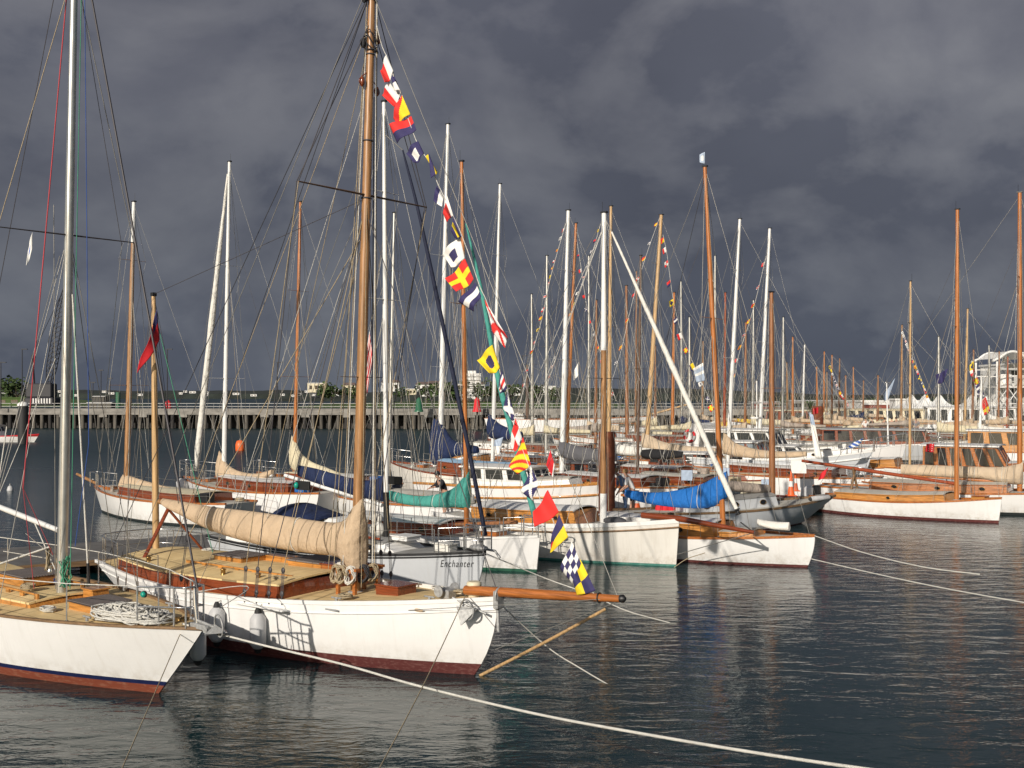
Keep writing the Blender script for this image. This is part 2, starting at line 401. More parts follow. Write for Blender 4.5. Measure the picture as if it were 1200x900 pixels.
        for k in range(3):
            sd_ = (-1, 1, -1)[k]; s.wire(s.mpt(.6+.12*k), Vector((max(-s.L/2+.4, x-2.0-.9*k), sd_*s.half(s.tx(max(-s.L/2+.4, x-2-.9*k)))*.9, s.dz(x-2)+.1)), r*.8, ('wire', 'rope_tan', 'wire_dark')[k], 'running_backstay')
        s.wire(s.mpt(.7), s.mf+Vector((-1.6, .05, 1.0)), r*.7, 'rope_white', 'lazy_jack')
        s.wire(s.mpt(.97)+Vector((.05, -.05, 0)), s.mf+Vector((.25, -.1, .4)), r*.8, 'rope_tan', 'halyard')
    def cover(s, pts, w, mt, off=0, name='sail_cover', sub=4, fold=.06, ties=None, wrap=None):
        T = []; Bt = []
        for px, yt, yb in pts: T.append(s.cp(px, yt, off)); Bt.append(s.cp(px, yb, off))
        T = smooth(T, sub); Bt = smooth(Bt, sub); n = 18; rows = []
        k = len(T)
        for i, (a, b) in enumerate(zip(T, Bt)):
            h = (a.z-b.z)/2; c = (a+b)/2; q = i/(k-1)
            ww = min(w*(1-.45*q), h*.9+.06)*min(1, .62+q*4)
            if i in (0, k-1): ww *= .55
            row = []
            for j in range(n+1):
                an = 2*PI*j/n; sa, ca = math.sin(an), math.cos(an)
                fo = 1+fold*math.sin(q*k*1.7+3*sa+s.seed)+fold*.7*math.sin(q*k*.9+2*an)+fold*.6*math.sin(q*k*2.6-4*an+s.seed*2)
                y = ww*ca*(1-.28*sa)*fo; z = h*sa
                row.append((c.x+(a.x-c.x)*sa, off+y, c.z+z))
            rows.append(row)
        mb = MB().grid(rows)
        mb.poly([r for r in rows[0][:-1]]); mb.poly([r for r in rows[-1][:-1]][::-1])
        o = mb.build(name, mt, s.root)
        if ties:
            for q in ties:
                i = int(q*(k-1)); c = [Vector(p) for p in rows[i]]; m = sum(c, Vector())/len(c)
                MB().tube([m+(p-m)*1.03 for p in c], .012, 4, cap=False).build('sail_tie', 'rope_white', o)
        return o
    def boom(s, a, b, r, mt, name='boom'):
        return MB().tube([a, Vector(a).lerp(Vector(b), .5), b], [r*.85, r, r*.8], 10).build(name, mt, s.root)
    def cabin(s, x0, x1, w, h, side='varnish', roof='pale_deck', h1=None, front=.15, taper=.75, ports=0, port='ellipse', camber=.08, lip=True, follow=True, pr=.09, name='cabin', glass='glass_dark', z0=None):
        h1 = h if h1 is None else h1; n = 10; A = []
        for i in range(n+1):
            q = i/n; x = lerp(x0, x1, q)
            ww = w*lerp(1, taper, max(0, q-.3)/.7) if follow else w*lerp(1, taper, q)
            ww = min(ww, s.half(s.tx(x))-.12) if follow else ww
            A.append((x, max(.08, ww), (s.dz(x) if z0 is None else z0), lerp(h, h1, q)))
        mb = MB(); rows = []
        lo = []; hi = []
        ring = [(a, 1) for a in A]+[(a, -1) for a in A[::-1]]
        for (x, ww, zd, hh), sd in ring:
            fx = x - (front*(x-x0)/(x1-x0) if x > (x0+x1)/2 else 0)
            lo.append((x, sd*ww, zd-.06)); hi.append((fx, sd*ww*.96, zd+hh))
        lo.append(lo[0]); hi.append(hi[0])
        mb.grid([lo, hi][::-1], smooth=False)
        o = mb.build(name, side, s.root)
        rows = []
        for i, (x, ww, zd, hh) in enumerate(A):
            fx = x - (front*(x-x0)/(x1-x0) if x > (x0+x1)/2 else 0)
            e = .03 if i in (0, n) else 0; fx += (e if i == n else -e)
            W_ = ww*.96+.03
            rows.append([(fx, W_*q, zd+hh+.0+camber*(1-q*q)) for q in (-1, -.75, -.45, -.15, .15, .45, .75, 1)])
        mb = MB().grid(rows, smooth=True)
        top = [[p for p in rows[0]], [(p[0], p[1], p[2]-.035) for p in rows[0]]]
        mb.grid(top, smooth=False); mb.grid([[(p[0], p[1], p[2]-.035) for p in rows[-1]], rows[-1]], smooth=False)
        mb.grid([[r[0] for r in rows], [(r[0][0], r[0][1], r[0][2]-.035) for r in rows]][::-1], smooth=False)
        mb.grid([[r[-1] for r in rows], [(r[-1][0], r[-1][1], r[-1][2]-.035) for r in rows]], smooth=False)
        ro = mb.build('cabin_roof', roof, s.root)
        if lip:
            L = []
            for sd in (1, -1):
                c = [(r[0][0], sd*(abs(r[0][1])+.004), r[0][2]-.02) for r in rows]
                MB().tube(c, .022, 6).build('roof_moulding', side, ro)
        if ports:
            for k in range(ports):
                q = (k+.6)/(ports+.2); i = q*n; a = A[int(i)]; b = A[min(n, int(i)+1)]; fr = i-int(i)
                x, ww, zd, hh = [lerp(a[m], b[m], fr) for m in range(4)]
                for sd in (1, -1):
                    yy = sd*ww*.985
                    p = []
                    for j in range(14):
                        an = 2*PI*j/14
                        if port == 'ellipse': p.append((x+pr*1.25*math.cos(an), yy+sd*.012, zd+hh*.5+pr*.8*math.sin(an)))
                        else:
                            ex = .55; cx, sx = math.cos(an), math.sin(an)
                            p.append((x+pr*2*math.copysign(abs(cx)**ex, cx), yy+sd*.012, zd+hh*.55+pr*math.copysign(abs(sx)**ex, sx)))
                    if sd < 0: p = p[::-1]
                    MB().poly(p[::-1]).build('port_window', glass, o)
                    MB().tube(p+[p[0]], .012, 5, cap=False).build('port_frame', 'bronze', o)
        return o, ro
    def house(s, x0, x1, w, h, wall='white_paint', roof='white_paint', nwin=4, wh=.45, rake=.35, z0=None, glass='glass_dark', over=.15, ww=.78, open_back=False, rakeb=0):
        zb = (s.dz((x0+x1)/2)-.05) if z0 is None else z0
        zt = zb+h; mb = MB()
        lo = [(x0, -w, zb), (x1, -w*.9, zb), (x1, w*.9, zb), (x0, w, zb)]
        hi = [(x0+rakeb, -w*.94, zt), (x1-rake, -w*.85, zt), (x1-rake, w*.85, zt), (x0+rakeb, w*.94, zt)]
        mb.add(lo+hi, [(0, 1, 5, 4), (1, 2, 6, 5), (2, 3, 7, 6), (3, 0, 4, 7), (4, 5, 6, 7)])
        o = mb.build('deckhouse', wall, s.root)
        def panel(a, b, c, d, u0, u1, v0, v1, nrm):
            a, b, c, d = map(Vector, (a, b, c, d))
            def P(u, v): return a.lerp(b, u).lerp(d.lerp(c, u), v)+nrm*.012
            q = [P(u0, v0), P(u1, v0), P(u1, v1), P(u0, v1)]
            wn = MB().poly(q).build('window', glass, o)
            MB().tube(q+[q[0]], .016, 4, cap=False).build('window_frame', wall, wn)
        v1 = .9; v0 = max(.1, v1-wh/h)
        for k in range(nwin):
            g = 1/nwin; u0 = g*k+g*(1-ww)/2; u1 = u0+g*ww
            panel(lo[0], lo[1], hi[1], hi[0], u0, u1, v0, v1, Vector((0, -1, 0)))
            panel(lo[3], lo[2], hi[2], hi[3], u0, u1, v0, v1, Vector((0, 1, 0)))
        for k in range(3): panel(lo[1], lo[2], hi[2], hi[1], k/3+.03, k/3+.3, v0, v1, Vector((1, 0, .2)))
        for k in range(2): panel(lo[3], lo[0], hi[0], hi[3], k/2+.06, k/2+.44, v0, v1, Vector((-1, 0, 0)))
        rows = []
        for x in (x0+rakeb-over, (x0+x1)/2, x1-rake+over*1.3):
            rows.append([(x, q*(w*.94+over*.6), zt+.02+.07*(1-q*q)) for q in (-1, -.5, 0, .5, 1)])
        mb = MB().grid(rows); low = [[(p[0], p[1], p[2]-.06) for p in r] for r in rows]
        mb.grid(low[::-1]); ed = [r[0] for r in rows]+list(rows[-1][1:])+[r[-1] for r in rows[::-1]][1:]+list(rows[0][::-1][1:])
        mb.grid([ed, [(p[0], p[1], p[2]-.06) for p in ed]], smooth=False)
        mb.build('deckhouse_roof', roof, s.root)
        return o, zt
    def lifelines(s, x0, x1, n, h=.55, r=.013, lines=(1, .5), mt='steel', sides=(1, -1), lr=.005, lmt='wire'):
        for side in sides:
            tops = []
            for i in range(n):
                x = lerp(x0, x1, i/(n-1)); y = side*(s.half(s.tx(x))-.06); z = s.dz(x)
                MB().tube([(x, y, z-.02), (x, y, z+h)], r, 6).lathe((x, y, z), [(.035, 0), (.035, .02)], 8).build('stanchion', mt, s.root); tops.append((x, y, z))
            for q in lines:
                MB().tube([(a, b, c+h*q) for a, b, c in tops], lr, 5).build('lifeline', lmt, s.root)
    def pulpit(s, h=.6, back=1.0, r=.016, mt='steel', fwd=0.05, end='bow'):
        if end == 'bow':
            xs = [s.L/2-back, s.L/2-back*.45, s.L/2+fwd]
            P = [Vector((x, s.half(s.tx(x))-.05, s.dz(x)+h)) for x in xs[:2]]+[Vector((xs[2], .16, s.fb+h))]
        else:
            xs = [-s.L/2+back, -s.L/2+back*.4, -s.L/2+.02]
            P = [Vector((x, s.half(s.tx(x))-.05, s.dz(x)+h)) for x in xs[:2]]+[Vector((xs[2], s.half(0)*.7, s.fs+h))]
        Q = [Vector((p.x, -p.y, p.z)) for p in P[::-1]]
        mb = MB().tube(smooth(P+Q, 3), r, 8)
        for p in P+Q: mb.tube([p, Vector((p.x, p.y, s.dz(p.x)))], r, 6)
        mid = [Vector((p.x, p.y, p.z-h*.5)) for p in P+Q]; mb.tube(mid, r*.8, 6)
        return mb.build('pulpit' if end == 'bow' else 'pushpit', mt, s.root)
    def hatch(s, x, y, l, w, h=.14, side='varnish', top='mahogany', z=None, rz=0, name='hatch', slope=0):
        z = s.dz(x) if z is None else z
        o = MB().box((x, y, z+h/2), (l, w, h), rz=rz, bev=.01).build(name, side, s.root)
        MB().box((x, y, z+h+.018), (l+.05, w+.05, .03), rz=rz, bev=.01).build('hatch_lid', top, o)
        return o
    def grabrail(s, x0, x1, y, z, mt='amber_wood', n=5):
        mb = MB()
        mb.box(((x0+x1)/2, y, z+.075), (x1-x0, .035, .03))
        for i in range(n):
            x = lerp(x0+.06, x1-.06, i/(n-1)); mb.box((x, y, z+.03), (.12, .034, .07))
        return mb.build('grab_rail', mt, s.root)
    def cowl(s, x, y, z, r=.09, h=.3, mt='grey_paint', d=(1, 0, 0), inn='mahogany'):
        d = Vector(d); P = [Vector((x, y, z)), Vector((x, y, z+h*.6)), Vector((x, y, z+h*.85))+d*.03, Vector((x, y, z+h))+d*r*.9, Vector((x, y, z+h))+d*r*1.5]
        o = MB().tube(P, [r*.7, r*.65, r*.8, r*1.1, r*1.25], 14, cap=False).build('cowl_vent', mt, s.root)
        p = P[-1]-d*.03; MB().lathe(p, [(r*1.15, 0), (.01, .002)], 14, ax=d).build('vent_mouth', inn, o)
    def furled(s, a, b, r, mt, name='furled_jib', drum=True, lean=None):
        a, b = Vector(a), Vector(b); n = 14; P = [a.lerp(b, i/n) for i in range(n+1)]
        rr = [r*(.35+.65*min(1, (i/n)*2.2)) * (1+.08*math.sin(i*2.1)) for i in range(n+1)]; rr[-1] = r*.5
        o = MB().tube(P, rr, 10).build(name, mt, s.root)
        if drum: MB().lathe(b, [(.05, 0), (.09, .01), (.09, .03), (.05, .04), (.05, .12), (.09, .13), (.09, .15), (.02, .18)], 14, ax=(a-b).normalized()).build('furling_drum', 'black_metal', s.root)
        return o
    def dinghy_outboard(s, x, y, z):
        o = MB().box((x, y, z), (.28, .2, .3), bev=.05).tube([(x, y, z-.15), (x-.05, y, z-.75)], .06, 8).build('outboard_motor', 'black_metal', s.root); return o
BOATS = []
# ---------------------------------------------------------------- camera
cam = bpy.data.cameras.new('camera'); co = bpy.data.objects.new('camera', cam); COL.objects.link(co)
co.location = (0, 0, EYE); co.rotation_euler = (R(90), 0, 0)
cam.sensor_width = 36; cam.lens = 36*F/1200; cam.shift_y = (HZ-450)/1200; cam.clip_end = 9000; cam.clip_start = .1
SC.camera = co
SC.view_settings.view_transform = 'Standard'; SC.view_settings.look = 'None'; SC.view_settings.gamma = 1; SC.view_settings.exposure = 0
SC.cycles.max_bounces = 6; SC.cycles.caustics_reflective = False; SC.cycles.caustics_refractive = False
# ---------------------------------------------------------------- light
SUN_EL, SUN_AZ = 23.0, None
sd = Vector((-.46, -.89, 0)).normalized()*math.cos(R(SUN_EL)); sd.z = math.sin(R(SUN_EL))   # towards the sun
sl = bpy.data.lights.new('sun', 'SUN'); sl.energy = 4.2; sl.angle = R(.5); sl.color = (1, .92, .81)
so = bpy.data.objects.new('sun', sl); COL.objects.link(so); so.rotation_euler = sd.to_track_quat('Z', 'Y').to_euler()
w = bpy.data.worlds.new('World'); SC.world = w; w.use_nodes = True
nt = w.node_tree; N = nt.nodes; Lk = nt.links
bg = N['Background']; bg.inputs['Strength'].default_value = .1
sky = N.new('ShaderNodeTexSky'); sky.sky_type = 'NISHITA'; sky.sun_disc = False
sky.sun_elevation = R(SUN_EL); sky.sun_rotation = math.atan2(sd.x, sd.y)
tc = N.new('ShaderNodeTexCoord')
sx = N.new('ShaderNodeSeparateXYZ'); Lk.new(tc.outputs['Generated'], sx.inputs[0])
def math_(op, a, b=None, c=None, clamp=False):
    n = N.new('ShaderNodeMath'); n.operation = op; n.use_clamp = clamp
    for i, v in enumerate((a, b, c)):
        if v is None: continue
        if isinstance(v, (int, float)): n.inputs[i].default_value = v
        else: Lk.new(v, n.inputs[i])
    return n.outputs[0]
zz = math_('ADD', math_('MAXIMUM', sx.outputs[2], 0), .75)
cx = math_('DIVIDE', sx.outputs[0], zz); cy = math_('DIVIDE', sx.outputs[1], zz)
cv = N.new('ShaderNodeCombineXYZ'); Lk.new(sx.outputs[0], cv.inputs[0]); Lk.new(sx.outputs[1], cv.inputs[1]); Lk.new(math_('MULTIPLY', sx.outputs[2], 1.6), cv.inputs[2])
def noise(scale, det, ro, off, dist=0):
    mp = N.new('ShaderNodeMapping'); mp.inputs['Location'].default_value = off; Lk.new(cv.outputs[0], mp.inputs[0])
    n = N.new('ShaderNodeTexNoise'); n.inputs['Scale'].default_value = scale; n.inputs['Detail'].default_value = det
    n.inputs['Roughness'].default_value = ro; n.inputs['Distortion'].default_value = dist; Lk.new(mp.outputs[0], n.inputs['Vector']); return n.outputs['Fac']
def ramp(v, *els):
    r = N.new('ShaderNodeValToRGB'); e = r.color_ramp.elements
    e[0].position, e[0].color = els[0][0], (*els[0][1], 1); e[1].position, e[1].color = els[-1][0], (*els[-1][1], 1)
    for p, c in els[1:-1]: k = e.new(p); k.color = (*c, 1)
    Lk.new(v, r.inputs[0]); return r.outputs[0]
def mix(f, a, b, mode='MIX'):
    m = N.new('ShaderNodeMix'); m.data_type = 'RGBA'; m.blend_type = mode
    for i, v in ((0, f), (6, a), (7, b)):
        if isinstance(v, (int, float)): m.inputs[i].default_value = v
        elif isinstance(v, tuple): m.inputs[i].default_value = (*v, 1)
        else: Lk.new(v, m.inputs[i])
    return m.outputs[2]
big = noise(4.2, 10, .52, (5.6, 2.7, 3.2), .3); big2 = noise(4.2, 10, .52, (5.6+.03, 2.7, 3.2-.045), .3)
med = noise(11, 9, .52, (1.3, 2.2, 5.0), .15)
cover = ramp(math_('MULTIPLY_ADD', med, .38, math_('MULTIPLY', big, .72)), (.49, (0, 0, 0)), (.525, (.45, .45, .45)), (.56, (.72, .72, .72)), (.66, (1, 1, 1)))
dark = (1.03, 1.10, 1.38); light = (1.75, 1.8, 1.98)
relief = math_('MULTIPLY_ADD', math_('SUBTRACT', big, big2), 5.0, .5, clamp=True)
cl = mix(cover, dark, mix(relief, (1.36, 1.41, 1.68), (1.8, 1.84, 2.06)))
soft = noise(3.0, 6, .5, (9, 4, 2))
cl = mix(1.0, cl, ramp(soft, (.3, (.8, .81, .83)), (.7, (1.18, 1.18, 1.16))), 'MULTIPLY')
hz = ramp(sx.outputs[2], (0.0, (.82, .88, .93)), (.13, (.87, .90, .93)), (.345, (1.06, 1.05, 1.07)), (.47, (.62, .64, .68)), (.62, (.38, .40, .44)))
cl = mix(1.0, cl, hz, 'MULTIPLY')
# clearing sky where the sun breaks through (behind the camera)
dt = math_('ADD', math_('MULTIPLY', sx.outputs[0], sd.x), math_('MULTIPLY', sx.outputs[1], sd.y))
fac = ramp(dt, (.05, (0, 0, 0)), (.55, (.8, .8, .8)))
fin = mix(fac, cl, sky.outputs[0])
Lk.new(fin, bg.inputs['Color'])
# ---------------------------------------------------------------- water
def water():
    m = bpy.data.materials.new('water'); m.use_nodes = True
    nt = m.node_tree; N = nt.nodes; Lk = nt.links; b = N['Principled BSDF']
    b.inputs['Base Color'].default_value = (.004, .022, .026, 1); b.inputs['Roughness'].default_value = .07; b.inputs['IOR'].default_value = 1.33
    tc = N.new('ShaderNodeTexCoord')
    def nz(scale, det, st, rz=0):
        mp = N.new('ShaderNodeMapping'); mp.inputs['Scale'].default_value = st; mp.inputs['Rotation'].default_value = (0, 0, rz); Lk.new(tc.outputs['Object'], mp.inputs[0])
        n = N.new('ShaderNodeTexNoise'); n.inputs['Scale'].default_value = scale; n.inputs['Detail'].default_value = det; n.inputs['Distortion'].default_value = .4
        n.inputs['Roughness'].default_value = .55; Lk.new(mp.outputs[0], n.inputs['Vector']); return n.outputs['Fac']
    a = nz(1.9, 4, (.55, 1.3, 1), .25); c = nz(7.5, 3, (.55, 1.2, 1), -.2); g = nz(.18, 2, (1, 1, 1))
    mul = N.new('ShaderNodeMath'); mul.operation = 'MULTIPLY'; mul.inputs[1].default_value = .16; Lk.new(c, mul.inputs[0])
    ad = N.new('ShaderNodeMath'); ad.operation = 'ADD'; Lk.new(a, ad.inputs[0]); Lk.new(mul.outputs[0], ad.inputs[1])
    # calmer and rougher patches
    mr = N.new('ShaderNodeMapRange'); mr.inputs[1].default_value = .3; mr.inputs[2].default_value = .7; mr.inputs[3].default_value = .35; mr.inputs[4].default_value = 1.0
    Lk.new(g, mr.inputs[0])
    bp = N.new('ShaderNodeBump'); bp.inputs['Distance'].default_value = .05; Lk.new(mr.outputs[0], bp.inputs['Strength'])
    Lk.new(ad.outputs[0], bp.inputs['Height']); Lk.new(bp.outputs[0], b.inputs['Normal'])
    sp = N.new('ShaderNodeSeparateXYZ'); Lk.new(tc.outputs['Object'], sp.inputs[0])
    m2 = N.new('ShaderNodeMapRange'); m2.inputs[1].default_value = 30; m2.inputs[2].default_value = 95; m2.inputs[3].default_value = .05; m2.inputs[4].default_value = .38
    Lk.new(sp.outputs[1], m2.inputs[0]); Lk.new(m2.outputs[0], b.inputs['Roughness'])
    MATS['water'] = m
water()
S = 6000
tag(MB().add([(-S, -60, 0), (S, -60, 0), (S, S, 0), (-S, S, 0)], [(0, 1, 2, 3)]).build('water', 'water'), kind='structure')
HDB = Vector((.79, -.61)); HDA = Vector((.76, -.65)); HDC = Vector((.8, -.6))
# ================================================================ A : white cutter at the lower left
tip = onz(239, 738, 1.2)
A = Boat('white sloop at the lower left corner with navy stripe, silver mast and tan deck', tip.xy, HDA, 11.5, 3.1, 1.15, 1.08, 1.22,
         rake=1.25, spow=1.05, foul='antifoul_rust', fh=.15, stripe='navy_paint', sh=.075, deck='tan_deck', rail='dull_wood', railh=.02, wlf=.6, rs=1.2)
f, t = A.mast(72, 683, 88, -70, .092, .06, 'mast_silver')
tips = A.spreader(.555, 1.28, .03, 'wire_dark', name='spreader')
A.cabin(-4.6, A.mf.x+.35, 1.05, .16, 'amber_wood', 'tan_roof', h1=.1, front=.1, camber=.06, taper=.7, lip=False)
A.hatch(A.mf.x+1.35, 0, .78, .72, .13, 'amber_wood', 'hatch_slats')
A.hatch(A.mf.x+.45, .42, .34, .32, .2, 'amber_wood', 'amber_wood', z=A.dz(A.mf.x+.4))
A.grabrail(A.mf.x-2.6, A.mf.x+.25, -.55, A.dz(A.mf.x)+.14, n=6)
A.grabrail(A.mf.x-2.6, A.mf.x-.2, .55, A.dz(A.mf.x)+.14, n=6)
zc = A.dz(A.mf.x-1.3)+.2
A.hatch(A.mf.x-1.35, .1, 1.0, .8, .16, 'amber_wood', 'hatch_slats', z=zc)
A.cowl(A.mf.x-1.1, -.9, A.dz(A.mf.x-1.1), .06, .16, 'black_metal')
# winches / mast clutter
for dy in (-.13, .13): MB().lathe(A.mf+Vector((-.12, dy*1.2, .55)), [(.04, 0), (.05, .03), (.035, .05), (.035, .11), (.05, .13)], 12).build('winch', 'steel', A.root)
MB().tube(A.mf+Vector((.16, 0, .5))+v if False else [A.mf+Vector((.15+.05*math.sin(i*1.3), .1*math.cos(i*1.7), .9-.6*abs(math.sin(i*.5)))) for i in range(26)], .012, 5).build('halyard_coil', 'rope_green', A.root)
for dy, z0 in ((-.18, 1.0), (.02, .8)):
    MB().tube(smooth([A.mf+Vector((-.14+.03*math.sin(i*2.1), dy+.06*math.cos(i*2.4), z0-.4*abs(math.sin(i*1.57)))) for i in range(12)], 4), .011, 5).build('halyard_coil', 'rope_tan', A.root)
# boom swinging to the left
bz = A.yp(62, 622, A.world(A.mf).y)
A.boom(Vector((A.mf.x-.1, 0, bz.z)), A.mf+Vector((-4.6, .35, bz.z-A.mf.z+.35)), .055, 'mast_white')
A.wire(Vector((A.mf.x-1.0, 0, bz.z+.05)), A.mf+Vector((-.1, 0, .45)), .012, 'rope_white', 'boom_vang')
A.lifelines(-5.2, 5.0, 7, .62, lines=(1,), lr=.009, lmt='rope_white')
A.pulpit(.62, 1.1, .017, fwd=-.25)
# bow gear: roller with anchor ring and forestay bottle screw
ft = Vector((A.L/2-.18, 0, A.fb+.05))
A.wire(A.cp(97, -60), ft+Vector((0, 0, .55)), .019, 'wire_dark', 'forestay')
MB().tube([ft, ft+Vector((-.05, 0, .3)), ft+Vector((-.08, 0, .6))], [.03, .045, .022], 8).build('turnbuckle', 'steel', A.root)
MB().box((A.L/2-.05, 0, A.fb+.03), (.5, .16, .08), bev=.01).lathe((A.L/2+.15, -.09, A.fb+.02), [(.06, 0), (.03, .05), (.03, .13), (.06, .18)], 12, ax=(0, 1, 0)).build('bow_roller', 'galvanised', A.root)
an = MB().tube([(A.L/2-.35, 0, A.fb+.12), (A.L/2+.35, 0, A.fb+.05)], .025, 8).torus((A.L/2+.42, -.02, A.fb+.1), .17, .014, ax=(.25, 1, .1))
an.add([(A.L/2+.3, -.2, A.fb-.02), (A.L/2+.3, .2, A.fb-.02), (A.L/2+.02, .1, A.fb-.1), (A.L/2+.02, -.1, A.fb-.1), (A.L/2+.62, 0, A.fb+.02), (A.L/2+.3, 0, A.fb+.1)], [(0, 4, 5), (1, 5, 4), (0, 3, 2, 1), (0, 1, 4)])
an.build('anchor', 'galvanised', A.root)
MB().tube(smooth([(A.L/2-.6+.1*math.sin(i*2.3), .1*math.cos(i*1.9), A.fb+.05+.02*(i % 3)) for i in range(20)], 3), .014, 5).build('anchor_chain', 'bronze', A.root)
p = Vector((A.L/2-1.02, -A.half(A.tx(A.L/2-1.0))+.08, A.dz(A.L/2-1)+.5))
MB().box(p, (.1, .06, .1), bev=.015).build('navigation_light', 'black_metal', A.root)
MB().ball(p+Vector((.01, -.02, 0)), (.055, .045, .05)).build('green_lens', 'lamp_green', A.root)
# shrouds (starboard = near side)
ch = [(-.2, .012), (-.55, .01), (.35, .01)]
for side, tp in ((-1, tips[0]), (1, tips[1])):
    for k, (dx, rr) in enumerate(ch):
        x = A.mf.x+dx; c = Vector((x, side*(A.half(A.tx(x))-.06), A.dz(x)))
        if k == 0: A.wire(A.mpt(.96), tp, .008, 'rope_tan' if side < 0 else 'wire'); A.wire(tp, c, .008, 'wire')
        else: A.wire(A.mpt(.56), c, .007, 'wire')
        MB().tube([c, c+Vector((0, 0, .22))], .016, 6).build('turnbuckle', 'steel', A.root)
def wpx(bt, a, b, r, mt, name='halyard', Y=None, off=0, sag=0):
    if Y: pa, pb = bt.yp(*a, Y[0]), bt.yp(*b, Y[1])
    else: pa, pb = bt.cp(*a, off), bt.cp(*b, off)
    return bt.wire(pa, pb, r, mt, name, sag)
Y0 = A.world(A.mf).y
wpx(A, (83, -60), (27, 572), .011, 'rope_red', 'flag_halyard', (Y0, Y0-.9))
wpx(A, (27, 572), (62, 650), .006, 'rope_red', 'flag_halyard', (Y0-.9, Y0-.3)); wpx(A, (27, 572), (40, 690), .006, 'rope_red', 'flag_halyard', (Y0-.9, Y0-.5))
wpx(A, (74, -60), (0, 330), .007, 'wire_dark', 'backstay', (Y0, Y0+2)); wpx(A, (0, 330), (-60, 640), .007, 'wire_dark', 'backstay', (Y0+2, Y0+3.5))
wpx(A, (85, 345), (104, 682), .018, 'rope_white', 'spinnaker_halyard', (Y0-.1, Y0-.15))
MB().tube([A.yp(103, 660, Y0-.15), A.yp(104, 685, Y0-.15)], .028, 8).build('turnbuckle', 'black_metal', A.root)
wpx(A, (96, -40), (82, 690), .008, 'rope_green', 'halyard', (Y0, Y0-.2)); wpx(A, (99, -40), (104, 520), .007, 'rope_blue', 'halyard', (Y0, Y0-.2)); wpx(A, (104, 520), (88, 640), .007, 'rope_blue', 'halyard', (Y0-.2, Y0-.2))
wpx(A, (97, 10), (143, 290), .006, 'wire_dark', 'halyard', (Y0, Y0+.9)); wpx(A, (63, 240), (65, 690), .007, 'wire', 'halyard', (Y0, Y0)); wpx(A, (70, 300), (0, 560), .007, 'wire', 'flag_halyard', (Y0, Y0-1.5))
wpx(A, (65, 420), (-10, 600), .006, 'rope_white', 'topping_lift', (Y0, Y0-.6)); wpx(A, (8, 500), (-4, 580), .011, 'rope_white', 'halyard', (Y0-.9, Y0-.9))
wpx(A, (143, 285), (100, 690), .005, 'wire', 'halyard', (Y0+.9, Y0+1.0))
wpx(A, (-10, 664), (58, 641), .018, 'rope_white', 'sheet', (Y0-.4, Y0-.1))
wpx(A, (30, 625), (62, 652), .006, 'rope_white', 'sheet', (Y0-.4, Y0-.1)); wpx(A, (4, 646), (60, 655), .007, 'rope_white', 'sheet', (Y0+.3, Y0))
# heap of rope on the foredeck
mb = MB(); P = []
for i in range(420):
    a = i*.83+math.sin(i*.37)*2; r_ = .3+.26*math.sin(i*.29)*math.sin(i*.071)
    P.append((r_*1.9*math.cos(a)+.18*math.sin(i*.11), r_*.75*math.sin(a)+.12*math.sin(i*1.7), .03+.2*abs(math.sin(i*.53+i*i*.01))*max(.15, 1.15-abs(r_)*1.5)))
mb.tube(smooth(P, 2), .016, 5)
wl = A.world((A.L/2-1.75, -.2, A.dz(A.L/2-1.75)+.0))
tag(mb.build('rope_heap', 'rope_white', None, wl, A.ang), 'tangled heap of white rope on the foredeck of the lower left sloop', 'rope')

# fenders
def fender(w0, r, h, label, mt='fender_white', top=None, grp=None):
    o = empty('fender', w0, 0, label, 'fender', grp)
    MB().lathe((0, 0, 0), [(.02, -h/2-.03), (r*.6, -h/2), (r, -h/2+r*.55), (r, h/2-r*.55), (r*.6, h/2), (.03, h/2+.05)], 18).build('fender_body', mt, o)
    MB().lathe((0, 0, -h/2-.1), [(.02, 0), (.05, .02), (.08, .09)], 10).build('fender_end', 'black_rubber', o)
    MB().lathe((0, 0, h/2+.02), [(.07, 0), (.06, .05), (.03, .1)], 10).build('fender_end', 'black_rubber', o)
    if top is not None: MB().tube([(0, 0, h/2+.1), Vector(top)-Vector(w0)], .01, 5).build('lanyard', 'rope_white', o)
    return o
fw = at(232, 755, 17.9); fender(fw, .13, .5, 'white fender hanging off the bow of the lower left sloop', top=fw+Vector((0, -.1, .55)), grp='fenders')

# ================================================================ B : the big yawl in front
tip = onz(583, 703, 1.35)
B = Boat('large white yawl in the foreground with dark red bottom, bowsprit and tan cabin top', tip.xy, HDB, 10.9, 3.2, 1.1, 1.0, 1.36,
         rake=.5, spow=2.2, foul='antifoul_red', fh=.21, deck='tan_deck', rail='white_paint', railh=.05, wlf=.62, rs=1.6, tw=.5, rub=(.17, .013, 'white_paint'))
f, t = B.mast(417, 702, 437, -52, .105, .065, 'mast_pale')
BY = B.world(B.mf).y
c = B.zp(338, 703, 1.02)
xf = c.x
B.cabin(-4.3, xf, 1.32, .27, 'mahogany', 'tan_roof', h1=.27, front=.03, taper=.93, camber=.09, lip=False)
zr = B.dz(xf-1.5)+.33
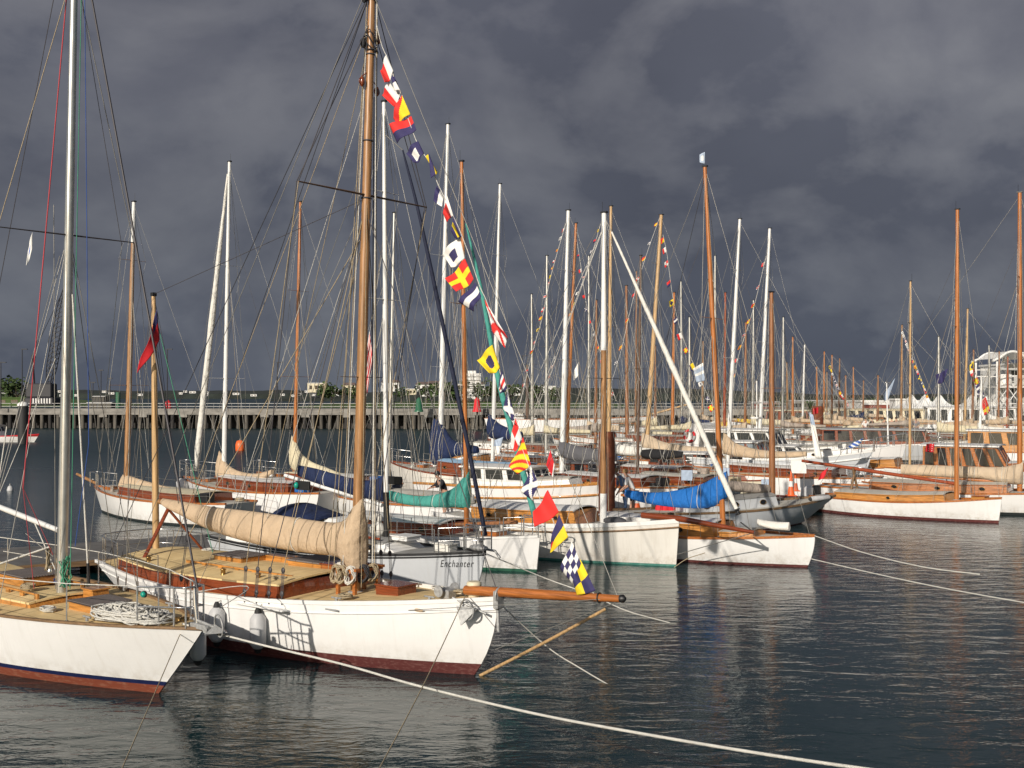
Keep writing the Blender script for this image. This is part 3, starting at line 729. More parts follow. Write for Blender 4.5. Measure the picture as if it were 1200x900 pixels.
# white grab rails and skylights
B.grabrail(xf-3.6, xf-.3, -.62, zr-.035, n=7); B.grabrail(xf-3.6, xf-.3, .62, zr-.035, n=7)
B.hatch(xf-1.0, .72, 1.05, .8, .15, 'amber_wood', 'hatch_slats', z=zr-.03, name='skylight')
B.hatch(xf-.32, .55, .42, .5, .17, 'varnish', 'mahogany', z=zr-.04)
B.hatch(xf-3.0, .3, .9, .7, .12, 'amber_wood', 'hatch_slats', z=zr-.02, name='companionway')
B.hatch(xf-2.2, .75, .8, .3, .1, 'amber_wood', 'amber_wood', z=zr-.02)
B.cowl(xf+.18, .55, B.dz(xf)+.02, .12, .62, 'grey_paint', d=(.9, -.45, 0))
o = B.hatch(B.mf.x+.95, .1, .56, .5, .17, 'mahogany', 'mahogany', name='fore_hatch')
# fife rail around the mast with coils of rope
mb = MB()
for dx, dy in ((.28, -.3), (.28, .3), (-.12, -.34), (-.12, .34)): mb.box((B.mf.x+dx, dy, B.dz(B.mf.x)+.25), (.07, .07, .55), bev=.008)
mb.box((B.mf.x+.08, -.33, B.dz(B.mf.x)+.5), (.62, .1, .05)).box((B.mf.x+.08, .33, B.dz(B.mf.x)+.5), (.62, .1, .05)).box((B.mf.x+.28, 0, B.dz(B.mf.x)+.46), (.09, .8, .05))
mb.build('fife_rail', 'varnish', B.root)
def coil(bt, p, mt, r=.013, n=6, h=.3, w=.1):
    P = []
    for i in range(n*12):
        a = 2*PI*i/12; k = 1+.15*math.sin(i*.7)
        P.append(Vector(p)+Vector((w*k*math.cos(a), .05*math.sin(i*1.1)+.02*math.sin(a), -h/2+h/2*k*math.sin(a))))
    return MB().tube(P, r, 5).build('rope_coil', mt, bt.root)
zz_ = B.dz(B.mf.x)+.55
for dx, dy, mt in ((-.12, -.4, 'rope_tan'), (.05, -.41, 'rope_tan'), (.24, -.38, 'rope_white'), (.34, .1, 'rope_tan'), (.3, -.1, 'rope_dark'), (-.25, -.2, 'rope_white')): coil(B, (B.mf.x+dx, dy, zz_), mt)
# bow: windlass, bitts, rope along the rail, anchor, bowsprit
x = B.L/2-1.15
MB().lathe((x, -.22, B.dz(x)+.14), [(.1, 0), (.1, .03), (.05, .06), (.05, .4), (.1, .43), (.1, .46)], 16, ax=(0, 1, 0)).box((x, 0, B.dz(x)+.08), (.28, .24, .16), bev=.02).build('windlass', 'galvanised', B.root)
MB().lathe((x+.55, .1, B.dz(x+.5)), [(.1, 0), (.1, .18), (.13, .2), (.13, .27), (.1, .29)], 16).build('bitt', 'cream_paint', B.root)
P = smooth([(x+.2+.16*math.sin(i*1.9), .12*math.cos(i*1.3)+.15, B.dz(x+.4)+.05+.05*abs(math.sin(i*.7))) for i in range(16)]+[(x+.55, .1, B.dz(x)+.25), (B.L/2-.2, .1, B.fb+.12), (B.L/2-.02, -.05, B.fb+.1)], 4)
MB().tube(P, .018, 6).build('rope_coil', 'rope_tan', B.root)
b0 = Vector((B.L/2-.7, .0, B.fb+.08)); b1 = B.cp(731, 702); bk = b0.lerp(b1, .3)
MB().tube([b0, bk, b0.lerp(b1, .65), b1], [.085, .085, .08, .055], 14).build('bowsprit', 'varnish', B.root)
MB().lathe(b1-Vector((.06, 0, 0)), [(.062, 0), (.066, .05), (.03, .09)], 14, ax=(b1-b0).normalized()).build('bowsprit_cap', 'black_metal', B.root)
MB().torus(b0.lerp(b1, .86), .075, .012, ax=(b1-b0)).build('bowsprit_band', 'black_metal', B.root)
MB().box((B.L/2+.02, 0, B.fb-.0), (.1, .2, .32), bev=.02).torus((B.L/2+.05, 0, B.fb+.08), .12, .02, ax=(1, 0, 0)).build('gammon_iron', 'galvanised', B.root)
MB().tube([(B.L/2+.0, 0, B.fb-.1), (B.L/2+.02, 0, B.fb-.55)], .03, 8).build('stem_band', 'galvanised', B.root)
y0 = -(B.half(B.tx(B.L/2-.55)))-.02
an = MB().torus((B.L/2-.35, y0-.06, B.fb-.16), .17, .016, ax=(.15, 1, .05)).tube([(B.L/2-.7, y0-.02, B.fb+.0), (B.L/2-.05, y0+.1, B.fb-.22)], .022, 8)
an.add([(B.L/2-.55, y0-.1, B.fb-.1), (B.L/2-.15, y0-.03, B.fb-.12), (B.L/2-.4, y0-.16, B.fb-.42), (B.L/2-.3, y0-.02, B.fb-.3)], [(0, 1, 2), (0, 3, 2), (1, 3, 2), (0, 1, 3)])
an.build('anchor', 'galvanised', B.root)
x = B.mf.x+.55; y = -B.hy(x, B.dz(x)-.12)-.008
MB().box((x, y, B.dz(x)-.1), (.42, .03, .025)).build('fairlead', 'galvanised', B.root)
MB().ball((B.mf.x+2.15, -B.hy(B.mf.x+2.15, B.dz(B.mf.x+2.15)-.12)-.0, B.dz(B.mf.x+2.15)-.12), (.15, .02, .03)).build('hawse_patch', 'canvas_tan', B.root)
# boom, gallows, sail cover
bm0 = B.cp(412, 652); bm1 = B.cp(190, 588)
B.boom(Vector((B.mf.x-.15, 0, bm0.z)), Vector((bm1.x-.1, 0, bm1.z)), .07, 'mast_pale')
B.cover([(425, 584, 676), (417, 590, 674), (408, 606, 660), (395, 612, 652), (370, 610, 649), (330, 604, 643), (295, 599, 636), (250, 594, 622), (215, 588, 604), (191, 584, 591)], .27, 'canvas_tan', ties=(.5, .78), fold=.035)
g0 = B.cp(198, 592)
for sy in (-1, 1):
    MB().tube([Vector((g0.x+.25, sy*.95, B.dz(g0.x)+.05)), Vector((g0.x-.05, -sy*.08, g0.z+.02))], .05, 8, flat=.6).build('boom_crutch', 'mahogany', B.root)
# mizzen
mzx = B.cp(183, 683)
q0 = Vector((mzx.x, 0, B.dz(mzx.x))); q1 = B.yp(180, 345, B.world(q0).y)
mz = MB().tube([q0.lerp(q1, i/6) for i in range(7)], [.075, .075, .072, .07, .065, .058, .045], 12).build('mizzen_mast', 'mast_yellow', B.root)
MB().box(q1, (.1, .1, .08)).build('masthead_fitting', 'black_metal', mz)
for sy in (-1, 1):
    for dx in (-.3, .35): B.wire(q1, (q0.x+dx, sy*(B.half(B.tx(q0.x+dx))-.05), B.dz(q0.x)), .006, 'wire_dark')
B.wire(q1, B.mf.lerp(B.mt, .62), .007, 'wire_dark', 'triatic_stay'); B.wire(q1, (-B.L/2, 0, B.fs), .006, 'wire')
B.wire(q1.lerp(q0, .05), (q0.x+1.9, .1, B.dz(q0.x)+.4), .009, 'rope_green', 'halyard'); B.wire(q1.lerp(q0, .1), (q0.x+1.2, -.1, B.dz(q0.x)+.4), .006, 'rope_dark', 'halyard')
B.lifelines(-5.1, xf-3.4, 3, .6, sides=(-1, 1)); B.pulpit(.6, 1.3, .014, end='stern')
# spreaders and shrouds
tips = B.spreader(.625, 1.68, .04, 'mast_dark')
tp2 = B.spreader(.34, .55, .02, 'mast_dark', name='spreader')
B.mpt(.5)
for side, tp in ((-1, tips[0]), (1, tips[1])):
    for k, dx in enumerate((-1.35, -1.05, -.75, -.45)):
        x = B.mf.x+dx; c = Vector((x, side*(B.half(B.tx(x))+.0), B.dz(x)-.05))
        lan = c+Vector((0, -side*.03, .62))
        top = [B.mpt(.95), B.mpt(.9), B.mpt(.615), B.mpt(.615)][k]
        if k < 2: B.wire(top, tp+Vector((-.05*k, 0, 0)), .009, 'wire_dark'); B.wire(tp+Vector((-.05*k, 0, 0)), lan, .009, 'wire_dark' if k else 'rope_tan')
        else: B.wire(top, lan, .009, 'rope_tan' if k == 3 else 'wire_dark')
        mb = MB().ball(lan, (.05, .025, .06), 10).ball(c+Vector((0, 0, .2)), (.05, .025, .06), 10)
        for q in (-.03, 0, .03): mb.tube([lan+Vector((q, 0, 0)), c+Vector((q, 0, .2))], .007, 4)
        mb.tube([c, c+Vector((0, 0, .2))], .014, 5); mb.build('deadeye', 'wire_dark', B.root)
    x = B.mf.x-.9; MB().box((x, side*(B.half(B.tx(x))+.03), B.dz(x)-.1), (1.3, .14, .035), bev=.01).build('channel', 'white_paint', B.root)
B.wire(B.mpt(.95), (-B.L/2+.6, -.9, B.fs+.1), .008, 'rope_dark', 'running_backstay'); B.wire(B.mpt(.95), (-B.L/2+.6, .9, B.fs+.1), .008, 'rope_dark', 'running_backstay')
# running backstay tackles on the near side
for sx_, px in ((-1, (283, 700)),):
    a = B.zp(262, 640, 2.1); pass
for sy in (-1, 1):
    e = Vector((-1.4, sy*(B.half(B.tx(-1.4))-.15), B.dz(-1.4)+.1)); m = e+Vector((.05, -sy*.1, .9))
    B.wire(B.mpt(.57), m, .009, 'rope_tan', 'running_backstay')
    mb = MB().ball(m, (.05, .035, .09), 10).ball(e+Vector((0, 0, .12)), (.05, .035, .08), 10)
    for q in (-.02, .02): mb.tube([m+Vector((q, 0, 0)), e+Vector((q, 0, .1))], .008, 4)
    mb.build('backstay_tackle', 'rope_dark', B.root)
# stays to the bowsprit
B.wire(B.mpt(.945), b1-Vector((.1, 0, 0)), .007, 'wire', 'topmast_stay'); B.wire(B.mpt(.6), Vector((B.L/2, 0, B.fb+.12)), .009, 'wire_dark', 'forestay')
B.wire(b1-Vector((.1, 0, .05)), (B.L/2-.05, 0, .5), .008, 'wire', 'bobstay')
for sy in (-1, 1): B.wire(b1-Vector((.1, 0, 0)), (B.L/2-1.4, sy*(B.half(B.tx(B.L/2-1.4))+.01), B.dz(B.L/2-1.4)-.12), .006, 'wire', 'bowsprit_shroud')
# halyards beside the mast
for k, (dy, dx, kk, mt, r_) in enumerate(((-.13, -.2, .93, 'rope_tan', .008), (-.16, -.1, .9, 'rope_white', .01), (-.2, -.28, .8, 'rope_tan', .008), (.16, .2, .93, 'rope_white', .016), (.13, .3, .9, 'rope_tan', .009), (.2, .1, .78, 'rope_dark', .009), (.1, .38, .84, 'rope_dark', .009), (-.28, -.3, .6, 'rope_tan', .007))):
    B.wire(B.mpt(kk)+Vector((dx*.3, dy*.5, 0)), B.mf+Vector((dx, dy*1.5, .5)), r_, mt, 'halyard')
for kk, sy, mt in ((.8, -1, 'mahogany'), (.79, 1, 'mahogany'), (.86, -1, 'rope_dark'), (.872, 1, 'mahogany'), (.93, -1, 'rope_dark')):
    p = B.mpt(kk)+Vector((.02*sy, sy*.18, 0))
    MB().ball(p, (.05, .045, .1), 10).torus(p+Vector((0, 0, .0)), .07, .01, ax=(1, 0, 0), n=12, k=5).tube([p+Vector((0, 0, .1)), B.mpt(kk+.02)], .01, 5).build('block', mt, B.root)
for kk in (.62, .71, .845, .93, .99):
    MB().torus(B.mpt(kk), lerp(.105, .065, kk**1.6)+.008, .014, ax=(B.mt-B.mf), n=14, k=6).build('mast_band', 'wire_dark', B.root)
# tangle of gear at the upper hounds
P = smooth([B.mpt(.865+.018*math.sin(i*1.9))+Vector((.14*math.cos(i*2.2), .15*math.sin(i*2.2), 0)) for i in range(14)], 3)
MB().tube(P, .012, 5).build('rope_lashing', 'rope_dark', B.root)
# light boards
for side, px, py, lm in ((-1, 355, 569, 'lamp_green'), (1, 463, 563, 'lamp_red')):
    p = B.cp(px, py, side*1.35)
    o = MB().box(p, (.36, .05, .16), bev=.01).build('light_board', 'black_metal', B.root)
    MB().ball(p+Vector((-.12 if side < 0 else .1, side*.05, 0)), (.05, .045, .06)).build('lamp', lm, o)
# fenders of B
for px, py, dY in ((257, 720, 0), (300, 713, 1)):
    l = B.cp(px, py, -B.B/2-.02); x = l.x; l.y = -B.hy(x, .6)-.14; l.z = .52; fw = B.world(l)
    fender(fw, .15, .62, ['white fender beside the bow anchor of the sloop, against the yawl', 'white fender hanging amidships on the side of the yawl'][dY],
           top=B.world((x, -B.hy(x, B.dz(x)-.1)-.0, B.dz(x)-.05)), grp='fenders')

# extra standing and running rigging
for a_, b_, r_, mt, nm in ((.97, (-3.9, -1.0, 1.05), .007, 'wire', 'topping_lift'), (.9, (-2.2, -1.35, 1.1), .007, 'rope_tan', 'running_backstay'), (.88, (-2.6, 1.35, 1.1), .007, 'rope_tan', 'running_backstay'), (.62, (-.9, -1.4, 1.1), .006, 'wire', 'lower_shroud'), (.62, (-.9, 1.4, 1.1), .006, 'wire', 'lower_shroud'),
     (.8, (-1.9, .1, 1.9), .006, 'rope_white', 'lazy_jack'), (.6, (-.6, .12, 1.9), .006, 'rope_white', 'lazy_jack'), (.6, (-.6, -.12, 1.9), .006, 'rope_white', 'lazy_jack'), (.34, (B.mf.x-.2, .5, 1.3), .007, 'wire_dark', 'halyard'), (.7, (B.mf.x+.5, -.35, 1.3), .007, 'rope_tan', 'halyard')):
    B.wire(B.mpt(a_), b_, r_, mt, nm)
# small deck fittings
def fittings(bt, xs, seed):
    rr = random.Random(seed)
    for x in xs:
        for sy in (-1, 1):
            y = sy*(bt.half(bt.tx(x))-.16); z = bt.dz(x)-.01
            MB().box((x, y, z+.05), (.05, .03, .06)).tube([(x-.12, y, z+.09), (x+.12, y, z+.09)], .016, 6).build('cleat', 'galvanised', bt.root)
def flake(bt, x, y, z, mt, r=.15, seed=1):
    rr = random.Random(seed); P = []
    for i in range(60): a = i*.62; q = r*(.55+.45*abs(math.sin(i*.21+seed))); P.append((x+q*math.cos(a), y+q*math.sin(a)*.8, z+.015+.0012*i+.01*rr.random()))
    MB().tube(smooth(P, 2), .011, 5).build('coiled_line', mt, bt.root)
fittings(A, (-1.5, 1.2, 3.6), 1); fittings(B, (-3.8, 2.6, 4.3), 2)
zc_ = A.dz(A.mf.x)+.2
for k, (x, y, z, mt) in enumerate(((A.mf.x-.55, -.35, zc_, 'rope_tan'), (A.mf.x-.7, .35, zc_, 'rope_blue'), (A.mf.x+.9, -.7, A.dz(A.mf.x+.9), 'rope_white'))): flake(A, x, y, z, mt, seed=k)
for k, (x, y, z, mt) in enumerate(((B.mf.x+.5, -.75, B.dz(B.mf.x+.5)+.02, 'rope_tan'), (B.mf.x+1.7, .45, B.dz(B.mf.x+1.7)+.03, 'rope_white'), (xf-.4, -.85, zr-.04, 'rope_tan'), (-3.4, .7, zr-.04, 'rope_white'), (-4.9, -.4, B.dz(-4.9)+.03, 'rope_tan'), (-4.7, .4, B.dz(-4.7)+.03, 'rope_dark'))): flake(B, x, y, z, mt, seed=k+7)
for x, y in ((xf-.9, -.95), (xf-1.9, -1.0), (-3.2, -.95)): MB().lathe((x, y, zr-.1), [(.055, 0), (.07, .04), (.045, .07), (.045, .15), (.065, .17), (.02, .19)], 14).build('winch', 'bronze', B.root)
for x, y in ((A.mf.x-1.9, -.8), (A.mf.x-1.9, .8)): MB().lathe((x, y, A.dz(x)+.12), [(.055, 0), (.07, .04), (.045, .07), (.045, .15), (.065, .17), (.02, .19)], 14).build('winch', 'steel', A.root)
# ================================================================ flags dressed from masthead to bowsprit of B
def flag(parent, quad, fn, n=12, wave=.06, nw=(0, 0, 1), label=None, ph=0, name='flag', m=None):
    a, b, c, d = map(Vector, quad); rows = []; m = m or n
    nrm = (b-a).cross(d-a).normalized()
    for i in range(n+1):
        u = i/n; r = []
        for j in range(m+1):
            v = j/m; p = a.lerp(b, v).lerp(d.lerp(c, v), u)
            r.append(p+nrm*wave*(u**.7)*math.sin(ph+u*5.2+v*1.4)+Vector((0, 0, -.25*wave*math.sin(PI*u)*v)))
        rows.append(r)
    names = ['flag_white', 'flag_red', 'flag_navy', 'flag_yellow', 'flag_blue', 'red_cloth', 'flag_pale']
    idx = dict(w=0, r=1, n=2, y=3, b=4, R=5, p=6); used = []
    def mf(i, j):
        k = fn((i+.5)/n, (j+.5)/m)
        if k not in used: used.append(k)
        return used.index(k)
    mb = MB().grid(rows, mf=mf); o = mb.build(name, [names[idx[k]] for k in used], parent)
    sol = o.modifiers.new('thick', 'SOLIDIFY'); sol.thickness = .004
    if label: o['label'] = label
    return o
V2 = lambda u, v: abs((u-.5)-(v-.5)) < .13 or abs((u-.5)+(v-.5)) < .13
FD = dict(
 H=lambda u, v: 'w' if u < .5 else 'r', O=lambda u, v: 'y' if u+v > 1 else 'r', Ox=lambda u, v: 'y' if u < v*.9 else 'r', E=lambda u, v: 'r' if v < .5 else 'n',
 nw=lambda u, v: 'w' if .3 < u < .75 and .3 < v < .9 else 'n', K=lambda u, v: 'y' if u < .75 else 'n', nwh=lambda u, v: 'n' if v < .45 else 'w', rw=lambda u, v: 'w' if u < .3 else 'r',
 D=lambda u, v: 'y' if .3 < v < .72 else 'n', Dv=lambda u, v: 'y' if .35 < u < .75 else 'n', S=lambda u, v: 'n' if .3 < u < .72 and .3 < v < .72 else 'w', Rr=lambda u, v: 'y' if .4 < u < .6 or .4 < v < .6 else 'r',
 J=lambda u, v: 'w' if .33 < v < .67 else 'n', V=lambda u, v: 'r' if V2(u, v) else 'w', I=lambda u, v: 'n' if (u-.5)**2+(v-.5)**2 < .075 else 'y',
 C=lambda u, v: 'r' if .38 < v < .62 else ('n' if v < .2 or v > .8 else 'w'), nX=lambda u, v: 'w' if V2(u, v) else 'n', U=lambda u, v: 'r' if (u < .5) == (v < .5) else 'w',
 Y=lambda u, v: 'y' if int((u+v)*4.5) % 2 else 'r', M=lambda u, v: 'w' if V2(u, v) else 'n', B=lambda u, v: 'r',
 Z=lambda u, v: ('n' if u < v else 'y') if u+v < 1 else ('R' if u > v and v < .5 else 'y'),
 Zq=lambda u, v: ('n' if v < u else 'n') if v < .25 else ('r' if u > 1-v*.7 and v < .5 else ('n' if v < .5 else 'y')),
 N=lambda u, v: 'n' if (int(u*4)+int(v*4)) % 2 else 'w', L=lambda u, v: 'y' if (u < .5) == (v < .5) else 'n', W=lambda u, v: 'r' if abs(u-.5) < .18 and abs(v-.5) < .18 else ('w' if abs(u-.5) < .33 and abs(v-.5) < .33 else 'n'))
FS = empty('signal_flag_string', B.world(B.mf), 0, 'line of big colourful signal flags from the masthead to the bowsprit of the foreground yawl', 'flag string')
base = B.world(B.mf)
cord = [(441, 28), (448, 55), (456, 72), (466, 105), (478, 138), (490, 170), (503, 190), (513, 215), (524, 238), (538, 268), (552, 305), (562, 335), (571, 355), (583, 395), (584, 425), (592, 460), (603, 495), (612, 525), (623, 555), (633, 585), (645, 602), (656, 632), (668, 655), (684, 680), (697, 697)]
CW = [B.world(B.cp(*p)) for p in cord]
MB().tube([p-base for p in smooth(CW, 3)], .008, 5).build('cord', 'rope_white', FS)
def fpx(q, key, wave=.085, out=-.12, n=14, label=None):
    P = []
    for i, (x, y) in enumerate(q):
        P.append(B.world(B.cp(x, y, 0 if i < 2 else out))-base)
    flag(FS, P, FD[key], n=n, wave=wave, ph=random.random()*6, label=label)
# quads: hoist top, hoist bottom, fly bottom, fly top (pixels of the photograph)
fl = [((453, 64), (461, 83), (452, 99), (445, 82), 'H'), ((462, 89), (472, 112), (464, 104), (457, 93), 'nwh'), ((457, 97), (469, 113), (462, 126), (446, 109), 'H'),
 ((471, 111), (481, 134), (463, 143), (459, 137), 'Ox'), ((482, 136), (488, 152), (464, 167), (458, 147), 'E'), ((490, 165), (497, 180), (485, 191), (474, 178), 'nw'),
 ((501, 181), (513, 202), (507, 207), (499, 184), 'K'), ((512, 217), (520, 232), (517, 241), (508, 232), 'nwh'), ((524, 229), (531, 252), (524, 259), (519, 251), 'rw'),
 ((532, 252), (541, 277), (535, 279), (528, 272), 'Dv'), ((539, 278), (545, 303), (528, 313), (516, 297), 'S'), ((545, 303), (555, 327), (537, 343), (523, 327), 'Rr'),
 ((557, 330), (564, 347), (553, 364), (538, 354), 'J'), ((568, 351), (595, 396), (592, 405), (577, 388), 'V'), ((580, 404), (590, 425), (574, 446), (566, 428), 'I') if False else ((577, 404), (586, 431), (575, 438), (558, 422), 'I'),
 ((588, 434), (594, 455), (586, 462), (583, 455), 'C'), ((594, 456), (603, 484), (601, 497), (591, 478), 'nX'), ((604, 490), (612, 513), (603, 529), (597, 523), 'U'),
 ((613, 512), (622, 544), (607, 556), (598, 547), 'Y'), ((622, 546), (631, 566), (624, 587), (612, 577), 'M'), ((642, 574), (655, 600), (628, 618), (626, 600), 'B'),
 ((655, 602), (666, 629), (643, 648), (644, 640), 'Zq'), ((670, 634), (681, 660), (669, 684), (657, 667), 'N'), ((680, 655), (698, 692), (675, 697), (672, 681), 'L')]
for q in fl: fpx(q[:4], q[4], n=16)
# red ensign on the mizzen
def wflag(name, quadpx, Y, fn, label, cat='flag', wave=.08, dY=0, group=None, n=12):
    P = [at(x, y, Y+(dY if i > 1 else 0)) for i, (x, y) in enumerate(quadpx)]; base = P[0].copy()
    o = flag(None, [p-base for p in P], fn, wave=wave, n=n, name=name, ph=random.random()*6); o.location = base
    return tag(o, label, cat, group)
yb = B.world(q0).y-.15
wflag('red_ensign', ((184, 362), (187, 398), (163, 437), (167, 418)), yb, lambda u, v: 'n' if u < .3 and v < .4 else 'R', 'dark red ensign hanging from the thin mizzen mast of the foreground yawl', wave=.12, dY=-.3)
# ================================================================ C : sloop with lettered bow
tip = onz(569, 647, 1.2)
C = Boat('pale grey sloop with its name lettered on the bow and a furled navy headsail', tip.xy, HDC, 9.2, 2.9, .95, .95, 1.2, group=None,
         rake=.35, spow=1.2, hull='pale_grey_hull', foul='antifoul_green', fh=.1, deck='grey_deck', rail='black_metal', railh=.03, wlf=.62, rub=(.06, .02, 'black_rubber'))
C.mast(453, 620, 450, 120, .066, .048, 'mast_white')
CY = C.world(C.mf).y
MB().tube([C.mf, C.mpt(.13)], [.08, .075], 12).build('mast_boot', 'black_metal', C.root)
C.cabin(-3.6, C.mf.x+.9, .95, .36, 'white_paint', 'grey_deck', h1=.2, front=.5, taper=.6, ports=4, port='rect', pr=.06, lip=False)
C.hatch(C.mf.x+.65, 0, .5, .5, .09, 'white_paint', 'white_paint', z=C.dz(C.mf.x)+.28)
C.hatch(C.mf.x-1.0, 0, .6, .6, .09, 'white_paint', 'grey_paint', z=C.dz(C.mf.x)+.38)
MB().tube([(C.mf.x-1.8, -.6, C.dz(0)+.42), (C.mf.x+.3, -.55, C.dz(0)+.38)], .03, 6).build('grab_rail', 'mast_red', C.root)
C.boom(C.cp(448, 592), C.cp(334, 557), .06, 'mast_white')
C.cover([(450, 556, 588), (440, 562, 586), (420, 562, 582), (395, 556, 574), (370, 549, 566), (350, 545, 558)], .17, 'canvas_navy', ties=(.4, .7))
P = C.cp(458, 600); MB().ball(C.mf+Vector((-.25, -.05, .5)), (.22, .2, .2), 10).ball(C.mf+Vector((-.42, .1, .75)), (.16, .14, .14), 10).build('bundled_sail', 'canvas_white', C.root)
C.rig(.95, .56, .75, .007, 'wire', bow=Vector((C.L/2-.1, 0, C.fb+.05)), spm='mast_white', second=.8)
a = C.mpt(.93); b = Vector((C.L/2-.12, 0, C.fb+.35)); pts = [C.cp(472, 176), C.cp(492, 255), C.cp(522, 395), C.cp(553, 545), C.cp(569, 628)]
MB().tube([a]+[pts[0]], .012, 6).build('forestay', 'wire', C.root)
MB().tube(smooth(pts, 4), [.02]+[lerp(.03, .052, min(1, i/6)) for i in range(len(smooth(pts, 4))-1)], 10).build('furled_jib', 'furled_navy', C.root)
MB().lathe((C.L/2-.15, 0, C.fb+.1), [(.05, 0), (.1, .02), (.1, .05), (.05, .07), (.05, .16), (.1, .18), (.09, .2)], 14).build('furling_drum', 'galvanised', C.root)
MB().ball((C.L/2-.12, -.1, C.fb+.1), (.28, .12, .08), 12).tube([(C.L/2-.4, 0, C.fb+.1), (C.L/2+.28, 0, C.fb+.05), (C.L/2+.42, 0, C.fb-.1)], .03, 6).build('anchor', 'galvanised', C.root)
C.hatch(C.L/2-1.3, .1, .5, .3, .16, 'canvas_white', 'canvas_white', name='sail_bag'); C.lifelines(-3.8, C.L/2-1.1, 6, .58); C.pulpit(.6, 1.0)
# dark dodger arch and white coamings aft
mb = MB(); rows = []; dx_ = C.cp(372, 600).x
for i in range(7):
    x = dx_-.75+i*.22; rows.append([(x, 1.15*math.cos(PI*j/12), C.dz(x)+.25+(.78-.05*i)*math.sin(PI*j/12)**.7) for j in range(13)])
mb.grid(rows); o = mb.build('dodger', 'canvas_navy', C.root); sm = o.modifiers.new('t', 'SOLIDIFY'); sm.thickness = .02
MB().box((dx_+1.2, 0, C.dz(-3)+.4), (1.1, 1.3, .3), bev=.1).box((dx_+.9, 0, C.dz(-3)+.6), (.5, 1.0, .3), bev=.1).build('cockpit_shelter', 'white_paint', C.root)
def lettering(bt, text, px0, px1, py, h, mt, side=-1, shear=.45):
    cu = bpy.data.curves.new('lettering', 'FONT'); cu.body = text; cu.size = h; cu.shear = shear; cu.offset = -.004*h if False else 0; cu.space_character = 1.15
    o = bpy.data.objects.new('lettering_source', cu); COL.objects.link(o)
    dg = bpy.context.evaluated_depsgraph_get(); me = bpy.data.meshes.new_from_object(o.evaluated_get(dg)); bpy.data.objects.remove(o)
    xs = [v.co.x for v in me.vertices]; w = max(xs)-min(xs)
    a = bt.cp(px0, py, side*bt.hy(bt.cp(px0, py, side).x, .8)); b = bt.cp(px1, py, side*bt.hy(bt.cp(px1, py, side*.4).x, .8))
    a = bt.cp(px0, py, side*bt.hy(a.x, a.z)); b = bt.cp(px1, py, side*bt.hy(b.x, b.z)); k = (b.x-a.x)/w
    for v in me.vertices:
        q = (v.co.x-min(xs)); x = a.x+q*k; z = lerp(a.z, b.z, q/w)+v.co.y
        v.co = (x, side*(bt.hy(x, z)+.006), z)
    me.materials.clear(); me.materials.append(MATS[mt]); ob = bpy.data.objects.new('lettering', me); COL.objects.link(ob); ob.parent = bt.root
    return ob
lettering(C, 'Enchanter', 513, 554, 665, .24, 'black_metal')

# ================================================================ D : boat with teal sail cover
tip = onz(633, 629, .98)
D = Boat('white sloop with teal sail cover, teal furled headsail and an orange mast', tip.xy, HDC, 8.2, 2.7, .85, .8, .98, rake=.12, foul='antifoul_green', fh=.08, deck='pale_deck', rail='white_paint', railh=.04, wlf=.6)
D.mast(547, 612, 541, 190, .075, .05, 'mast_orange')
D.cabin(-2.9, D.mf.x-.3, .85, .34, 'mahogany', 'white_paint', ports=3, camber=.1, taper=.85)
D.boom(D.cp(545, 596), D.cp(440, 580), .06, 'mast_orange')
D.cover([(550, 552, 596), (544, 558, 596), (534, 570, 595), (520, 577, 595), (500, 581, 594), (480, 580, 592), (462, 576, 588), (448, 573, 582)], .2, 'canvas_teal', ties=(.5, .85), fold=.035)
D.rig(.9, .62, .6, .007, 'wire', bow=Vector((D.L/2-.1, 0, D.fb+.05)), second=.4)
P = [D.cp(546, 262), D.cp(563, 335), D.cp(583, 440), D.cp(604, 520), D.cp(627, 606)]
n_ = len(smooth(P, 4)); MB().tube(smooth(P, 4), [lerp(.025, .085, min(1, i/9)) for i in range(n_)], 10).build('furled_jib', 'canvas_teal', D.root)
D.lifelines(-3.4, D.L/2-1, 6, .55); D.pulpit(.55, .9)
D.hatch(D.L/2-1.6, 0, .55, .5, .14, 'varnish', 'white_paint')
MB().tube([D.cp(500, 616), D.cp(606, 612)], .055, 8).build('spinnaker_pole', 'mast_brown', D.root)
# ================================================================ E : boat with bowsprit and furled white jib
tip = onz(796, 612, 1.26)
E = Boat('creamy white cutter with teal waterline, long bowsprit and slanting furled white jib', tip.xy, HDC, 8.6, 2.8, 1.0, .95, 1.26, rake=.1, hull='old_white_hull', foul='antifoul_teal', fh=.06, deck='pale_deck', rail='old_white_hull' if False else 'white_paint', railh=.1, wlf=.5, rub=(.14, .028, 'dull_wood'))
E.mast(707, 604, 708, 250, .092, .07, 'mast_pale', white=(.56, 1)); MB().tube([E.mf, E.mpt(.1)], [.105, .1], 14).build('painted_mast_foot', 'mast_white', E.root)
E.cabin(-2.5, E.mf.x-.5, .95, .42, 'amber_wood', 'white_paint', ports=3, camber=.12, taper=.7, pr=.07)
bs = E.cp(884, 624)
MB().tube([(E.L/2-1.2, 0, E.fb+.12), (E.L/2, 0, E.fb+.1), bs], [.09, .09, .05], 12).build('bowsprit', 'mahogany', E.root)
E.furled(E.cp(717, 272), E.cp(866, 603), .078, 'canvas_white'); E.wire(E.mpt(.99), E.cp(717, 272), .012)
E.wire(E.cp(868, 612), bs, .02, 'black_metal', 'stay_fitting'); E.wire(bs, (E.L/2-.05, 0, .35), .012, 'wire', 'bobstay')
E.rig(.88, .47, .9, .008, 'wire', bow=Vector((E.L/2-.1, 0, E.fb+.1)), spm='wire_dark')
